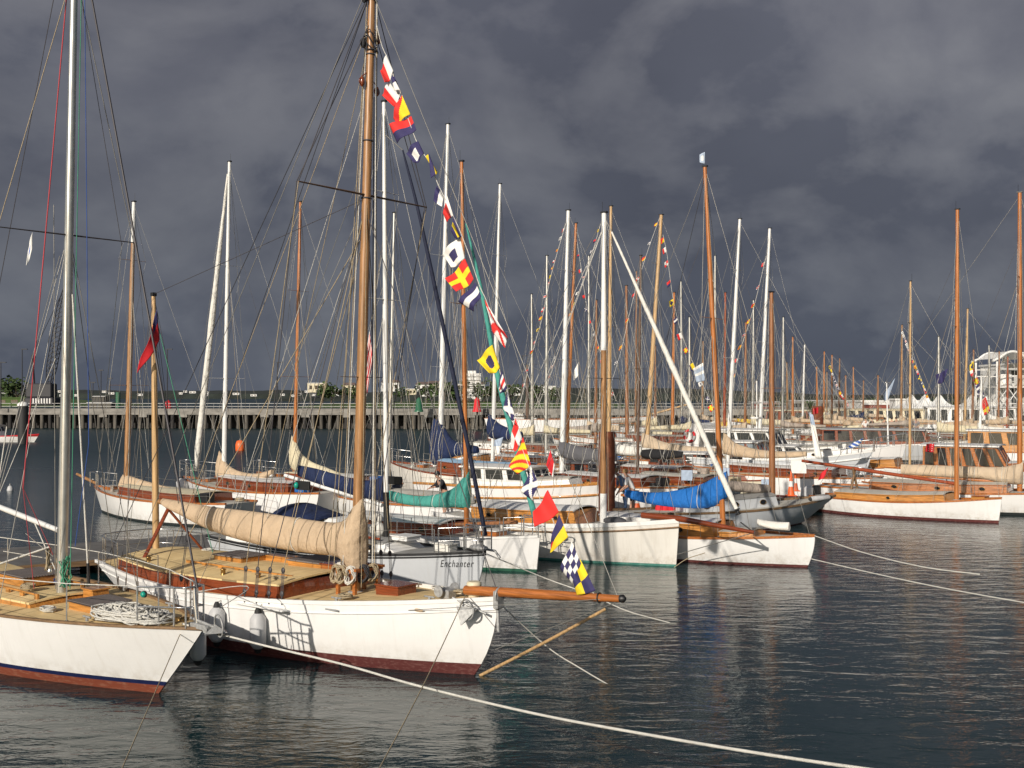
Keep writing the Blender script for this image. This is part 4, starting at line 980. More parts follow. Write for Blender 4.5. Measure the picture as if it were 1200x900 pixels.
for px, py in ((611, 520), (600, 560), (560, 600)): E.wire(E.mpt(.96), E.cp(px, py, .5), .008, 'rope_white', 'backstay')
MB().ball((E.L/2-2.0, -.2, E.dz(E.L/2-2)+.1), (.4, .25, .12), 10).build('anchor_windlass', 'canvas_grey', E.root)
# ================================================================ F : orange mast, bright blue cover
tip = onz(955, 629, .88)
Fb = Boat('low white gaff boat with amber coamings, tall orange mast and bright blue sail cover', tip.xy, HDC, 8.4, 2.8, .75, .68, .9, rake=.22, spow=2, foul='antifoul_red', fh=.07, deck='pale_deck', rail='varnish', wlf=.55)
Fb.mast(848, 615, 826, 196, .085, .055, 'mast_orange')
Fb.cabin(-2.6, Fb.mf.x+.1, .95, .36, 'amber_wood', 'white_paint', ports=2, camber=.1, taper=.8)
Fb.cabin(Fb.mf.x+.2, Fb.L/2-1.6, .7, .16, 'amber_wood', 'pale_deck', camber=.05, taper=.5, name='coaming')
Fb.boom(Fb.cp(846, 592), Fb.cp(728, 580), .055, 'mast_orange')
Fb.cover([(852, 552, 583), (846, 555, 588), (836, 560, 594), (820, 568, 596), (795, 574, 595), (770, 577, 592), (750, 576, 588), (733, 574, 582)], .22, 'canvas_blue', ties=(.45, .8), fold=.03)
Fb.rig(.93, .59, .7, .007, 'wire', bow=Vector((Fb.L/2-.15, 0, Fb.fb)), spm='mast_orange')
Fb.wire(Fb.mpt(.98), Fb.cp(744, 560), .009, 'rope_dark', 'topping_lift')
Fb.cover([(888, 608, 615), (905, 611, 620), (925, 612, 622)], .25, 'canvas_white', name='folded_jib')
wflag('burgee', ((826, 178), (826, 192), (820, 190), (820, 181)), Fb.world(Fb.mf).y, lambda u, v: 'w' if (u-.5)**2+(v-.5)**2 < .06 else 'p', 'small pale blue burgee with white spot flying above the tall orange mast', wave=.03)
# ================================================================ generic boat for everything behind
def gboat(label, bx, by, tx_, ty, Y, d, L, B_, fb=1.1, hull='white_hull', foul='antifoul_red', deck='pale_deck', mt='mast_white', r0=.075, r1=.05, mfr=.36,
          cab=('white_paint', 'white_paint', .35, 3), cover=None, cmt='canvas_tan', cw=.2, rig=True, sp=.55, sph=.6, second=.8, rail='varnish', wr=.007, life=True, hd=None, foul_h=.08, boomr=.06, white=None, group=None, rake=.6, wiremt='wire', z=None, name='sailing_boat', extras=True, clutter=True, rub=None):
    hd = Vector(hd or (.8, -.6)).normalized()*d
    f = at(bx, HZ, Y); bow = Vector((f.x, f.y))+hd*(L*mfr)
    b = Boat(label, bow, hd, L, B_, fb*.85, fb*.78, fb, hull=hull, foul=foul, deck=deck, rail=rail, rake=rake, fh=foul_h, group=group, name=name, rub=rub)
    b.mast(bx, by, tx_, ty, r0, r1, mt, x=L/2-L*mfr, white=white)
    if cab: b.cabin(-L*.33, L/2-L*mfr-.35, B_*.33, cab[2], cab[0], cab[1], ports=cab[3], camber=.09, taper=.75, lip=cab[0] != 'white_paint', pr=.08)
    if cover:
        P0, P1 = cover[0], cover[-1]
        b.boom(b.cp(P0[0], P0[2]+1), b.cp(P1[0], P1[2]+1), boomr, mt)
        b.cover(cover, cw, cmt, ties=(.4, .7), fold=.045)
    if rig: b.rig(.92, sp, sph, wr, wiremt, second=second, spm=mt)
    if life: b.lifelines(-L*.42, L*.34, 6, .55, lr=.006)
    if extras:
        b.pulpit(.6, L*.09+.1, .018)
        b.hatch(L/2-L*mfr+1.0, 0, .5, .5, .14, 'varnish' if cab and cab[0] != 'white_paint' else 'white_paint', 'grey_paint')
    if clutter:
        rr = random.Random(int(bx*7+Y)); mb = MB(); cm = ['black_metal', 'canvas_blue', 'rope_tan', 'mahogany', 'canvas_white', 'grey_paint', 'canvas_taupe']
        for k in range(3):
            x = lerp(-L*.46, -L*.3, rr.random()) if k else L*.3; y = (rr.random()-.5)*B_*.5
            q = MB(); zz = b.dz(x)
            nm = ('winch', 'cockpit_box', 'coiled_line')[k]
            if k == 2: q.torus((x, y, zz+.06), .17, .035).torus((x+.03, y, zz+.12), .14, .03)
            elif k == 1: q.box((x, y, zz+.2), (.5, .4, .35), bev=.04)
            else: q.lathe((x, y, zz), [(.1, 0), (.07, .1), (.07, .2), (.1, .25)], 12)
            q.build(nm, rr.choice(cm), b.root)
    return b
# ---------------- beyond the pontoon, left
J = gboat('varnished-trim white yacht on the far left with pale wooden mast and tan boom cover', 148, 600, 157, 237, 44.8, -1, 9.5, 2.7, 1.05, mt='mast_pale', r0=.12, r1=.07, mfr=.24, white=(.86, 1),
      cab=('mahogany', 'cream_paint', .32, 0), cover=[(144, 556, 578), (150, 557, 580), (165, 562, 583), (190, 569, 585), (212, 574, 585), (226, 577, 584)], cw=.3, foul='antifoul_black', deck='pale_deck', sp=.37, sph=.9, second=.8)
J.boom(Vector((J.L/2-.2, 0, J.fb+.1)), Vector((J.L/2+1.3, 0, J.fb+.45)), .07, 'mast_pale', 'bowsprit')
K = gboat('sloop with white mast, sagging tan sail cover and slanting furled white headsail', 262, 570, 269, 190, 47, -1, 9.5, 2.9, 1.25, mt='mast_white', r0=.1, r1=.065, mfr=.29,
      cab=('mahogany', 'white_paint', .4, 3), cover=[(257, 528, 562), (261, 535, 566), (267, 545, 568), (280, 552, 568), (297, 555, 567), (310, 553, 562), (319, 550, 556)], cw=.3, sp=.33, sph=1.05, second=.68)
K.furled(K.yp(267, 204, K.world(K.mf).y), K.cp(229, 553), .13, 'canvas_white')
K.pulpit(.75, 1.4, .02); K.lifelines(-4.2, 3.2, 7, .65, .02)
K.hatch(-3.0, 0, 1.2, .9, .75, 'mahogany', 'cream_paint', name='companionway'); K.hatch(-1.6, -.5, .5, .5, .4, 'canvas_blue', 'canvas_blue', name='sail_bag')
fw = K.world((K.L/2-.9, -K.half(K.tx(K.L/2-.9))-.2, 1.0)); 
fender(K.world((K.L/2-.7, K.half(K.tx(K.L/2-.7))+.2, .95)), .26, .55, 'round white and blue fender at the bow of the sloop with the sagging tan cover', grp='fenders')
Lb = gboat('yacht with slim orange mast and cream boom cover behind the yawl', 345, 560, 352, 237, 52, -1, 9, 2.7, 1.1, mt='mast_orange', r0=.1, r1=.06, mfr=.3,
      cab=('mahogany', 'white_paint', .35, 3), cover=[(342, 510, 548), (346, 516, 552), (352, 530, 553), (365, 541, 555), (380, 547, 558), (395, 553, 560), (403, 555, 559)], cw=.28, cmt='canvas_cream', sp=.37, sph=.9, second=.68, hull='navy_hull', foul='antifoul_blue')
Mb = gboat('sloop with long navy boom cover lying behind the lettered grey sloop', 455, 575, 462, 250, 43, -1, 9, 2.8, 1.0, mt='mast_silver', r0=.07, r1=.05, mfr=.45, cab=('mahogany', 'pale_deck', .35, 3),
      cover=None, sp=.6)
# N
Nn = gboat('tall-sided white yacht with light blue cabin cover and bundled navy mainsail', 515, 560, 525, 146, 50, -1, 9.5, 3.0, 1.75, mt='mast_white', r0=.12, r1=.075, mfr=.33,
      cab=('mahogany', 'pale_blue_canvas', .5, 4), hull='old_white_hull', rail='mahogany', cover=[(508, 490, 545), (513, 492, 545), (520, 500, 543), (530, 515, 536), (545, 520, 533), (560, 523, 531)], cw=.42, cmt='canvas_navy', sp=.62, sph=1.1, second=.3, wr=.009)
# P  long white boat, masts 585 and 620
Pp = gboat('long white motor sailer with orange rubbing band and small blue mainsail cover', 577, 500, 586, 216, 60, 1, 12, 3.3, 1.35, mt='mast_white', r0=.11, r1=.07, mfr=.62, cab=('amber_wood', 'white_paint', .55, 6),
      cover=[(573, 484, 512), (578, 490, 514), (586, 497, 515), (600, 503, 516), (612, 506, 514)], cw=.35, cmt='canvas_navy', sp=.48, sph=1.1, rub=(.2, .05, 'amber_wood'), second=.75)
Q = Boat('white cabin cruiser with two black windows and orange rubbing strakes beside the rusty pile', (3.9, 43.6), (.83, -.56), 9.4, 3.0, 1.0, 1.05, 1.35, name='motor_cruiser', cat='motorboat', foul='antifoul_black', fh=.1, deck='pale_deck', rail='amber_wood', railh=.08, rub=(.42, .05, 'amber_wood'))
Q.house(-1.9, 1.5, .98, .85, nwin=3, wh=.42, rake=.3, ww=.8); Q.cabin(1.3, 3.2, .85, .3, 'white_paint', 'pale_deck', lip=False, taper=.6); Q.lifelines(-4.2, 4, 7, .55)
# R1, R2
R1 = gboat('sloop with pale aluminium mast and charcoal grey boom cover', 658, 540, 666, 247, 50, -1, 10, 3, 1.2, mt='mast_white', r0=.12, r1=.08, mfr=.36, cab=('mahogany', 'white_paint', .4, 4),
      cover=[(656, 516, 534), (662, 518, 537), (675, 522, 540), (690, 525, 541), (705, 528, 541), (722, 531, 541)], cw=.3, cmt='canvas_grey', sp=.45, sph=1.1, second=.78)
R2 = gboat('yacht with slender orange mast just right of the pale aluminium mast', 663, 520, 675, 262, 62, 1, 10, 3, 1.2, mt='mast_orange', r0=.12, r1=.07, mfr=.4, cab=('varnish', 'white_paint', .4, 4), cover=None, sp=.5)
E2 = gboat('yacht with plain pale wooden mast hard behind the white-topped cutter mast', 713, 540, 716, 242, 56, -1, 10, 2.9, 1.2, mt='mast_yellow', r0=.12, r1=.07, mfr=.4, cab=('mahogany', 'white_paint', .4, 4),
      cover=[(717, 520, 532), (735, 522, 534), (750, 524, 534), (765, 526, 533)], cmt='canvas_white', cw=.3)
S3 = gboat('yacht with leaning light wooden mast and sand-coloured boom cover', 757, 520, 775, 252, 66, -1, 11, 3.1, 1.3, mt='mast_yellow', r0=.15, r1=.1, mfr=.35, cab=('mahogany', 'white_paint', .45, 4),
      cover=[(753, 507, 526), (760, 509, 528), (775, 517, 529), (800, 522, 532), (830, 524, 534), (850, 526, 534)], cmt='canvas_sand', cw=.4, sp=.4, sph=1.1)
S4 = gboat('boat with black sagging boom cover behind the pontoon walkers', 747, 545, 751, 300, 52, -1, 8, 2.6, 1.0, mt='mast_dark', r0=.07, r1=.05, mfr=.35, cab=('mahogany', 'pale_deck', .4, 3),
      cover=[(752, 527, 536), (765, 526, 538), (780, 527, 538), (800, 529, 536)], cmt='canvas_black', cw=.3, sp=.5)
S5 = gboat('large yacht with long cream cover and thick orange mast in the second row', 788, 505, 790, 343, 92, -1, 16, 3.8, 1.7, mt='mast_orange', r0=.16, r1=.09, mfr=.35, cab=('mahogany', 'pale_deck', .5, 6),
      cover=[(757, 505, 515), (785, 503, 515), (815, 501, 514), (850, 502, 511)], cmt='canvas_cream', cw=.5, wr=.01)
S6 = gboat('gaff yacht with striped brown and white mast far behind the rusty pile', 735, 505, 734, 335, 88, -1, 14, 3.5, 1.6, mt='mast_brown', r0=.17, r1=.09, mfr=.4, cab=('mahogany', 'pale_deck', .5, 5),
      cover=[(722, 512, 528), (700, 512, 524), (680, 512, 522)], cmt='canvas_cream', cw=.5, wr=.01)
S7 = gboat('sloop with white mast and long tan boom cover in front of the pilothouse launch', 852, 540, 867, 257, 56, -1, 11, 3, 1.2, mt='mast_white', r0=.11, r1=.07, mfr=.3, cab=('mahogany', 'white_paint', .4, 4),
      cover=[(848, 507, 532), (853, 510, 533), (862, 519, 535), (885, 526, 537), (915, 529, 537), (945, 529, 535)], cmt='canvas_tan', cw=.36, sp=.45, sph=1.1)
S8 = gboat('sloop with tall white mast topped by a bright cap beside the brown gaff mast', 889, 520, 902, 268, 70, 1, 11, 3.1, 1.3, mt='mast_white', r0=.13, r1=.09, mfr=.4, cab=('white_paint', 'white_paint', .45, 4), cover=None, sp=.5, sph=1.2)
S9 = gboat('dark red masted ketch moored behind the tall orange mast', 849, 500, 850, 343, 95, 1, 13, 3.4, 1.5, mt='mast_red', r0=.13, r1=.08, mfr=.4, cab=('varnish', 'white_paint', .5, 4), cover=None, wr=.01)
# G : grey hull
G = Boat('low grey yacht with long overhanging bow, two round ports and a brown mast', (12.5, 42.4), (.9, .44), 9.6, 2.6, .8, .72, .98, hull='pale_grey_hull', foul='antifoul_red', fh=.04, deck='pale_deck', rail='dull_wood', rake=1.7, rs=1.5, wlf=.6)
G.mast(905, 594, 904, 343, .12, .07, 'mast_brown'); G.cabin(-2.6, 1.6, .75, .4, 'pale_grey_hull', 'grey_deck', ports=3, pr=.11, lip=False, taper=.7); G.rig(.9, .55, .6, .007, 'wire')
G.boom(G.cp(903, 575), G.cp(812, 562), .06, 'mast_brown'); G.cover([(902, 568, 578), (880, 566, 578), (855, 563, 575), (830, 562, 570)], .3, 'canvas_taupe')
fender(G.world((3.4, -.7, 1.0)), .1, .9, 'long white fender laid on the bow of the low grey yacht', grp='fenders').rotation_euler = (0, R(88), G.ang)
# H
H_ = Boat('white gaff sloop at right with red bottom and long brown boom over its stern', onz(1174, 584, .95).xy, (.73, -.68), 7.6, 2.5, .62, .62, .95, rake=.12, rs=.3, tw=.6, foul='antifoul_red', fh=.1, deck='pale_deck', rail='varnish', wlf=.5)
H_.mast(1121, 578, 1122, 246, .095, .065, 'mast_orange'); H_.rig(.9, .6, .55, .007, 'wire', spm='mast_brown', back=False)
H_.cabin(-2.6, H_.mf.x-.15, .85, .26, 'amber_wood', 'pale_deck', ports=1, taper=.75, camber=.1, pr=.06)
H_.boom(H_.cp(1121, 567), H_.cp(940, 540), .075, 'mast_red')
g0 = H_.cp(1001, 551)
for sy in (-1, 1): MB().tube([(g0.x+.0, sy*.5, .5), (g0.x, -sy*.12, g0.z+.08)], .05, 6).build('boom_crutch', 'dull_wood', H_.root)
for k in range(2):
    x = -H_.L/2-.25
    MB().box((x, -.3+.7*k, .75), (.35, .3, .5), bev=.08).tube([(x, -.3+.7*k, .5), (x-.1, -.3+.7*k, -.2)], .09, 8).build('outboard_motor', ['fender_white', 'black_metal'][k], H_.root)
H_.hatch(H_.mf.x+.9, 0, .5, .5, .12, 'amber_wood', 'mahogany')
# I : right edge
I_ = Boat('white yacht cut by the right edge with orange mast and sand-coloured boom cover', (23.6, 43.4), (.86, -.51), 11.5, 2.8, .85, .8, 1.05, foul='antifoul_black', rail='varnish', deck='pale_deck')
I_.mast(1195, 580, 1195, 226, .105, .075, 'mast_orange'); I_.rig(.93, .38, .8, .008, 'wire', spm='wire_dark', second=.72)
I_.cabin(-3.3, I_.mf.x-.3, .9, .35, 'varnish', 'pale_deck', ports=3, taper=.8)
I_.cover([(1199, 540, 568), (1190, 544, 568), (1175, 547, 566), (1150, 547, 561), (1120, 546, 560), (1090, 545, 558), (1056, 544, 556)], .35, 'canvas_sand', ties=(.35, .55, .8)); I_.boom(I_.cp(1195, 566), I_.cp(1056, 556), .07, 'mast_orange')
I_.lifelines(-4.5, 3.5, 7, .6)
wl_ = [(1100, 548, 1005, 568)]
I2 = gboat('small white sloop with white boom cover behind the brown boom', 1066, 560, 1067, 330, 50, -1, 7.5, 2.4, .9, mt='mast_yellow', r0=.06, r1=.04, cab=('mahogany', 'white_paint', .35, 3),
      cover=[(1040, 553, 562), (1060, 554, 563), (1090, 556, 566), (1112, 560, 567)], cmt='canvas_white', cw=.28, sp=.5)
# ================================================================ motor launches on the right
def launch(label, px, Y, hd, L, B_, fb, **k):
    p = at(px, HZ, Y); return Boat(label, (p.x, p.y), hd, L, B_, fb*.72, fb*.7, fb, name=k.pop('name', 'motor_launch'), cat=k.pop('cat', 'motorboat'), **k)
L1 = launch('white pilothouse launch with big side windows and a life ring on its stern bulkhead', 1000, 62, (.82, -.57), 11.5, 3.4, 1.9, hull='white_hull', rail='white_paint', foul='antifoul_black')
o, zt = L1.house(-2.8, 1.9, 1.35, 1.55, nwin=4, wh=.85, rake=.9, over=.2, ww=.84)
L1.house(1.2, 3.2, 1.1, .5, nwin=2, wh=.3, rake=.5, over=.05)
MB().add([(-4.2, -1.3, 1.3), (-3.2, -1.3, 1.3), (-3.0, -1.3, 3.1), (-3.6, -1.3, 3.2), (-4.2, 1.3, 1.3), (-3.2, 1.3, 1.3), (-3.0, 1.3, 3.1), (-3.6, 1.3, 3.2)], [(0, 1, 2, 3), (7, 6, 5, 4), (0, 3, 7, 4), (1, 5, 6, 2), (3, 2, 6, 7)]).build('radar_arch', 'white_paint', L1.root)
w0 = L1.world((-3.7, -1.42, 2.45)); o = empty('life_ring', w0, L1.ang, 'white life ring with red bands on the pilothouse launch', 'life ring')
for k in range(8): MB().tube([(.33*math.cos(a), 0, .33*math.sin(a)) for a in [2*PI*(k+q/4)/8 for q in range(5)]], .075, 8, cap=False).build('ring_segment', 'fender_white' if k % 2 else 'red_cloth', o)
L1.lifelines(-5, 4.8, 8, .6)
MB().tube([(0, 0, zt+2.9), (0, 0, zt)], .04, 6).box((0, 0, zt+.7), (.5, .9, .12), bev=.05).tube([(0, -.7, zt+1.6), (0, .7, zt+1.6)], .03, 5).build('radar_mast', 'white_paint', L1.root)
L2 = launch('grey-white motor launch with high flared bow and small dark windscreen', 1023, 58, (.86, -.5), 10.5, 3.2, 1.9, hull='pale_grey_hull', rail='white_paint', foul='antifoul_black', fh=.1, rub=(.3, .05, 'white_paint'))
L2.cabin(-1.5, 3, 1.1, .35, 'white_paint', 'pale_deck', ports=4, lip=False); L2.house(-2.6, -.4, 1.1, .8, wall='mahogany', nwin=3, wh=.5, rake=.4, glass='glass_pale', z0=1.5); L2.lifelines(-4.5, 4, 7, .6); L2.pulpit(.65, 1.5, .025)
L3 = launch('white launch whose lower hull is painted grey, beside the flared grey-white one', 1062, 62, (.9, -.42), 10, 3.4, 2.1, hull='white_hull', foul='grey_hull', fh=.95, rail='white_paint', stripe='white_paint', sh=.04)
L3.cabin(-3.5, 1.5, 1.2, .4, 'white_paint', 'pale_deck', ports=4, lip=False); L3.lifelines(-4.4, 4, 7, .6); L3.pulpit(.65, 1.5, .025); L3.mast(1041, 520, 1039, 448, .05, .03, 'mast_white')
L3.boom(Vector((L3.mf.x, -1.3, 5.6)), Vector((L3.mf.x, 1.3, 5.6)), .03, 'mast_white', 'yardarm')
L4 = launch('open white boat with curved varnished coaming at the end of the sand-coloured cover', 1118, 58, (.8, -.6), 8, 2.6, 1.3, hull='white_hull', foul='antifoul_blue', rail='varnish')
L4.cabin(-3.2, 1.2, .95, .45, 'amber_wood', 'white_paint', ports=0); L4.lifelines(-3.5, 3, 5, .5)
L5 = launch('varnished wheelhouse launch with a row of tall windows near the right edge', 1298, 54, (.85, -.53), 10.5, 3.1, 1.4, hull='white_hull', foul='antifoul_blue', rail='varnish')
L5.house(-3.2, 1.0, 1.2, 1.35, wall='varnish', roof='white_paint', nwin=6, wh=.9, rake=.7, ww=.7, glass='glass_dark'); L5.cabin(.9, 3.4, 1.0, .4, 'varnish', 'white_paint', ports=3)
L6 = launch('dark cabined launch with grey hull behind the right hand mast', 1165, 80, (.9, -.43), 13, 3.6, 1.7, hull='grey_hull', foul='antifoul_black', rail='white_paint')
L6.house(-5.5, 2.2, 1.4, 1.2, wall='mahogany', roof='grey_paint', nwin=7, wh=.75, rake=.5, ww=.8); L6.lifelines(-6, 5.5, 9, .6)
L7 = launch('orange varnished launch with white canopy right of the grey hulled one', 1310, 72, (.88, -.47), 11, 3.3, 1.5, hull='white_hull', foul='antifoul_red', rail='varnish')
L7.house(-3.5, 1.5, 1.3, 1.5, wall='amber_wood', roof='white_paint', nwin=4, wh=.8, rake=.6, ww=.7)
L8 = launch('mahogany cabin launch with white roof and red sides behind the blue cover', 925, 60, (.85, -.53), 9.5, 2.7, 1.15, hull='cream_hull', foul='antifoul_black', rail='varnish')
L8.house(-3.2, .6, 1.05, .85, wall='mahogany', roof='white_paint', nwin=5, wh=.5, rake=.3, ww=.72); L8.cabin(.5, 3, .9, .3, 'mahogany', 'white_paint', ports=2)
L9 = launch('cream sloop hull with dark keel line behind the traffic cones', 975, 53, (.93, -.36), 7.5, 2.3, 1.0, hull='cream_hull', foul='antifoul_green', fh=.08, rail='mahogany', name='rowing_boat', cat='boat')
L9.cabin(-2.2, 1.2, .75, .25, 'mahogany', 'cream_paint')
L10 = launch('white open boat with red timber inside between the pontoon walkers and the blue cover', 812, 53, (.87, -.5), 8, 2.5, 1.05, hull='white_hull', foul='antifoul_blue', rail='mahogany')
L10.house(-2.8, .4, .95, .8, wall='mahogany', roof='canvas_grey', nwin=4, wh=.5, rake=.3, ww=.7)
L11 = launch('blue-grey dinghy standing stern-on behind the teal furled headsail', 600, 40.5, (.2, 1), 3.4, 1.5, .7, hull='pale_grey_hull', foul='grey_hull', rail='grey_paint', name='dinghy', cat='dinghy')
MB().box((-L11.L/2-.1, 0, .85), (.3, .55, .4), bev=.08).tube([(-L11.L/2-.15, 0, .6), (-L11.L/2-.2, 0, -.3)], .07, 8).build('outboard_motor', 'galvanised', L11.root)
# ferry, schooner, trawler, yellow barge far off
FE = launch('long cream excursion boat in front of the marquees', 1128, 128, (.97, -.25), 17, 4.6, 2.4, hull='cream_hull', foul='antifoul_green', rail='varnish', name='excursion_boat', cat='boat')
FE.house(-7.5, 5.2, 1.9, 1.7, wall='cream_paint', roof='cream_paint', nwin=12, wh=.9, rake=.4, ww=.7)
FE2 = launch('white houseboat with dark doors and pale green roof edge at the right', 1212, 118, (.97, -.25), 12, 4.4, 2.0, hull='white_hull', foul='antifoul_green', rail='white_paint', name='houseboat', cat='boat')
FE2.house(-5, 4, 2.0, 2.3, wall='white_paint', roof='white_paint', nwin=8, wh=1.2, rake=.1, ww=.6)
SH = gboat('white schooner lying along the far wharf', 618, 497, 618, 428, 150, 1, 23, 5, 2.2, mt='mast_dark', r0=.25, r1=.15, mfr=.75, cab=('white_paint', 'cream_paint', .8, 8), cover=None, hd=(.995, -.1), wr=.02, life=True)
SH.boom(Vector((SH.L/2-.5, 0, SH.fb+.2)), Vector((SH.L/2+4.5, 0, SH.fb+1.6)), .15, 'mast_yellow', 'bowsprit')
YB = launch('yellow and white workboat lying along the far wharf', 842, 152, (-.995, .1), 23, 5, 1.9, hull='yellow_hull', foul='old_white_hull', fh=.7, rail='yellow_hull', name='workboat', cat='boat')
YB.house(-8, 2.5, 1.9, 1.3, wall='yellow_hull', roof='white_paint', nwin=7, wh=.7, rake=.4)
TR = launch('white fishing boat with wooden wheelhouse beyond the tall orange mast', 855, 112, (-.95, .3), 9.5, 3.2, 2.4, hull='white_hull', foul='antifoul_red', rail='mahogany', name='fishing_boat', cat='boat')
TR.house(-3, 1.2, 1.2, 1.8, wall='mahogany', roof='cream_paint', nwin=3, wh=.7, rake=.2)
# launch at the far left edge, red
RB = launch('red and white workboat at the far left edge by the white-capped pile', 46, 116, (.9, -.2), 9, 2.6, .85, hull='red_hull', foul='white_hull', fh=.6, rail='red_cloth', name='workboat', cat='boat')
RB.house(-3.5, 0, 1.0, 1.2, nwin=3, wh=.5, rake=.5)
# more sailing boats filling the rows (bx, by, tx, ty, Y, dir, L, mast, hull, cover material, label)
rows = [
 (929, 505, 929, 395, 96, -1, 11, 'mast_orange', 'white_hull', 'canvas_tan', 'yacht with orange mast left of the fat rust-red pile'),
 (940, 505, 943, 404, 104, 1, 12, 'mast_white', 'white_hull', 'canvas_sand', 'yacht with white topped mast carrying a radar dome'),
 (958, 500, 957, 430, 112, -1, 12, 'mast_orange', 'cream_hull', 'canvas_sand', 'short masted yacht just right of the rust-red pile'),
 (965, 500, 966, 412, 118, 1, 13, 'mast_orange', 'white_hull', 'canvas_cream', 'yacht whose mast is first in the distant cluster of five'),
 (975, 498, 975, 416, 122, -1, 12, 'mast_orange', 'white_hull', 'canvas_tan', 'yacht whose mast is second in the distant cluster of five'),
 (983, 498, 984, 420, 126, 1, 12, 'mast_brown', 'white_hull', 'canvas_tan', 'yacht whose mast is fourth in the distant cluster of five'),
 (1000, 498, 1000, 430, 130, -1, 12, 'mast_orange', 'navy_hull', 'canvas_sand', 'yacht with the last short mast before the gap of open sky'),
 (990, 515, 991, 440, 96, -1, 13, 'mast_brown', 'white_hull', 'canvas_tan', 'long low yacht with tan cover stretched below the distant masts'),
 (1028, 512, 1029, 440, 92, 1, 12, 'mast_brown', 'cream_hull', 'canvas_cream', 'low cream yacht in front of the people on deck'),
 (1056, 500, 1057, 381, 105, -1, 15, 'mast_pale', 'white_hull', 'canvas_tan', 'gaff yacht with yellow painted mast band and flags on its stay'),
 (1067, 520, 1067, 450, 84, 1, 11, 'mast_dark', 'white_hull', 'canvas_taupe', 'yacht with thin dark mast left of the orange one at right'),
 (1130, 515, 1134, 362, 84, -1, 13, 'mast_yellow', 'white_hull', 'canvas_sand', 'yacht with pale yellow mast just right of the orange mast'),
 (1139, 512, 1141, 410, 92, 1, 12, 'mast_brown', 'white_hull', 'canvas_tan', 'yacht with brown mast flying colourful flags near the marquees'),
 (1170, 505, 1171, 412, 104, -1, 13, 'mast_brown', 'white_hull', 'canvas_tan', 'yacht with brown mast standing before the arched building'),
 (1180, 512, 1181, 418, 98, 1, 12, 'mast_red', 'white_hull', 'canvas_tan', 'yacht with thin red mast before the arched building'),
 (1148, 520, 1150, 440, 78, -1, 9, 'mast_white', 'white_hull', 'canvas_white', 'small white yacht by the varnished canopy launch'),
 (640, 520, 641, 300, 68, -1, 10, 'mast_silver', 'white_hull', 'canvas_cream', 'grey masted sloop left of the pale aluminium mast'),
 (698, 515, 699, 352, 74, 1, 11, 'mast_brown', 'white_hull', 'canvas_taupe', 'brown masted yacht left of the white-topped cutter mast'),
 (808, 520, 808, 372, 76, 1, 11, 'mast_silver', 'white_hull', 'canvas_cream', 'grey masted sloop behind the slanting furled white jib'),
 (873, 520, 874, 378, 80, 1, 11, 'mast_brown', 'white_hull', 'canvas_sand', 'brown masted yacht between two white masts'),
 (917, 520, 918, 372, 82, -1, 11, 'mast_silver', 'white_hull', 'canvas_taupe', 'grey masted sloop behind the white pilothouse launch'),
 (768, 512, 768, 405, 100, 1, 12, 'mast_brown', 'white_hull', 'canvas_cream', 'brown masted yacht in front of the yellow workboat'),
 (823, 508, 824, 400, 104, -1, 12, 'mast_pale', 'white_hull', 'canvas_sand', 'pale masted yacht just left of the tall orange mast'),
 (1100, 520, 1100, 395, 82, -1, 11, 'mast_silver', 'white_hull', 'canvas_cream', 'grey masted sloop left of the orange mast at right'),
]
extra = [(624, 520, 345, 78, 'mast_silver'), (651, 515, 318, 86, 'mast_brown'), (690, 512, 300, 90, 'mast_silver'), (726, 512, 372, 96, 'mast_white'), (745, 508, 318, 100, 'mast_brown'), (781, 510, 392, 88, 'mast_red'), (799, 512, 330, 96, 'mast_silver'),
 (815, 512, 388, 92, 'mast_brown'), (838, 510, 300, 86, 'mast_silver'), (861, 508, 395, 100, 'mast_brown'), (882, 508, 352, 98, 'mast_silver'), (911, 505, 415, 108, 'mast_orange'), (923, 505, 425, 116, 'mast_pale'), (948, 502, 418, 114, 'mast_brown'),
 (969, 500, 436, 128, 'mast_pale'), (990, 498, 432, 134, 'mast_silver'), (1011, 500, 446, 126, 'mast_brown'), (1045, 500, 430, 118, 'mast_silver'), (1086, 505, 420, 108, 'mast_silver'), (1112, 508, 398, 100, 'mast_silver'), (1160, 506, 405, 112, 'mast_silver'), (1188, 505, 395, 116, 'mast_brown')]
mname = dict(mast_silver='thin grey', mast_brown='brown', mast_white='white', mast_red='dark red', mast_orange='orange', mast_pale='pale wooden')
extra = [e for i, e in enumerate(extra) if i % 2 == 0 and e[0] not in (1086, 1112)]
for k, (bx, by, ty, Y, mt) in enumerate(extra):
    wh = 'left of' if k % 2 else 'right of'
    rows.append((bx, by, bx+(k % 3)-1, ty, Y, -1 if k % 2 else 1, 10, mt, 'white_hull', ('canvas_cream', 'canvas_sand', 'canvas_taupe', 'canvas_navy', 'canvas_white')[k % 5], 'back row yacht with %s mast, one of many packed behind the pontoon' % mname[mt]))
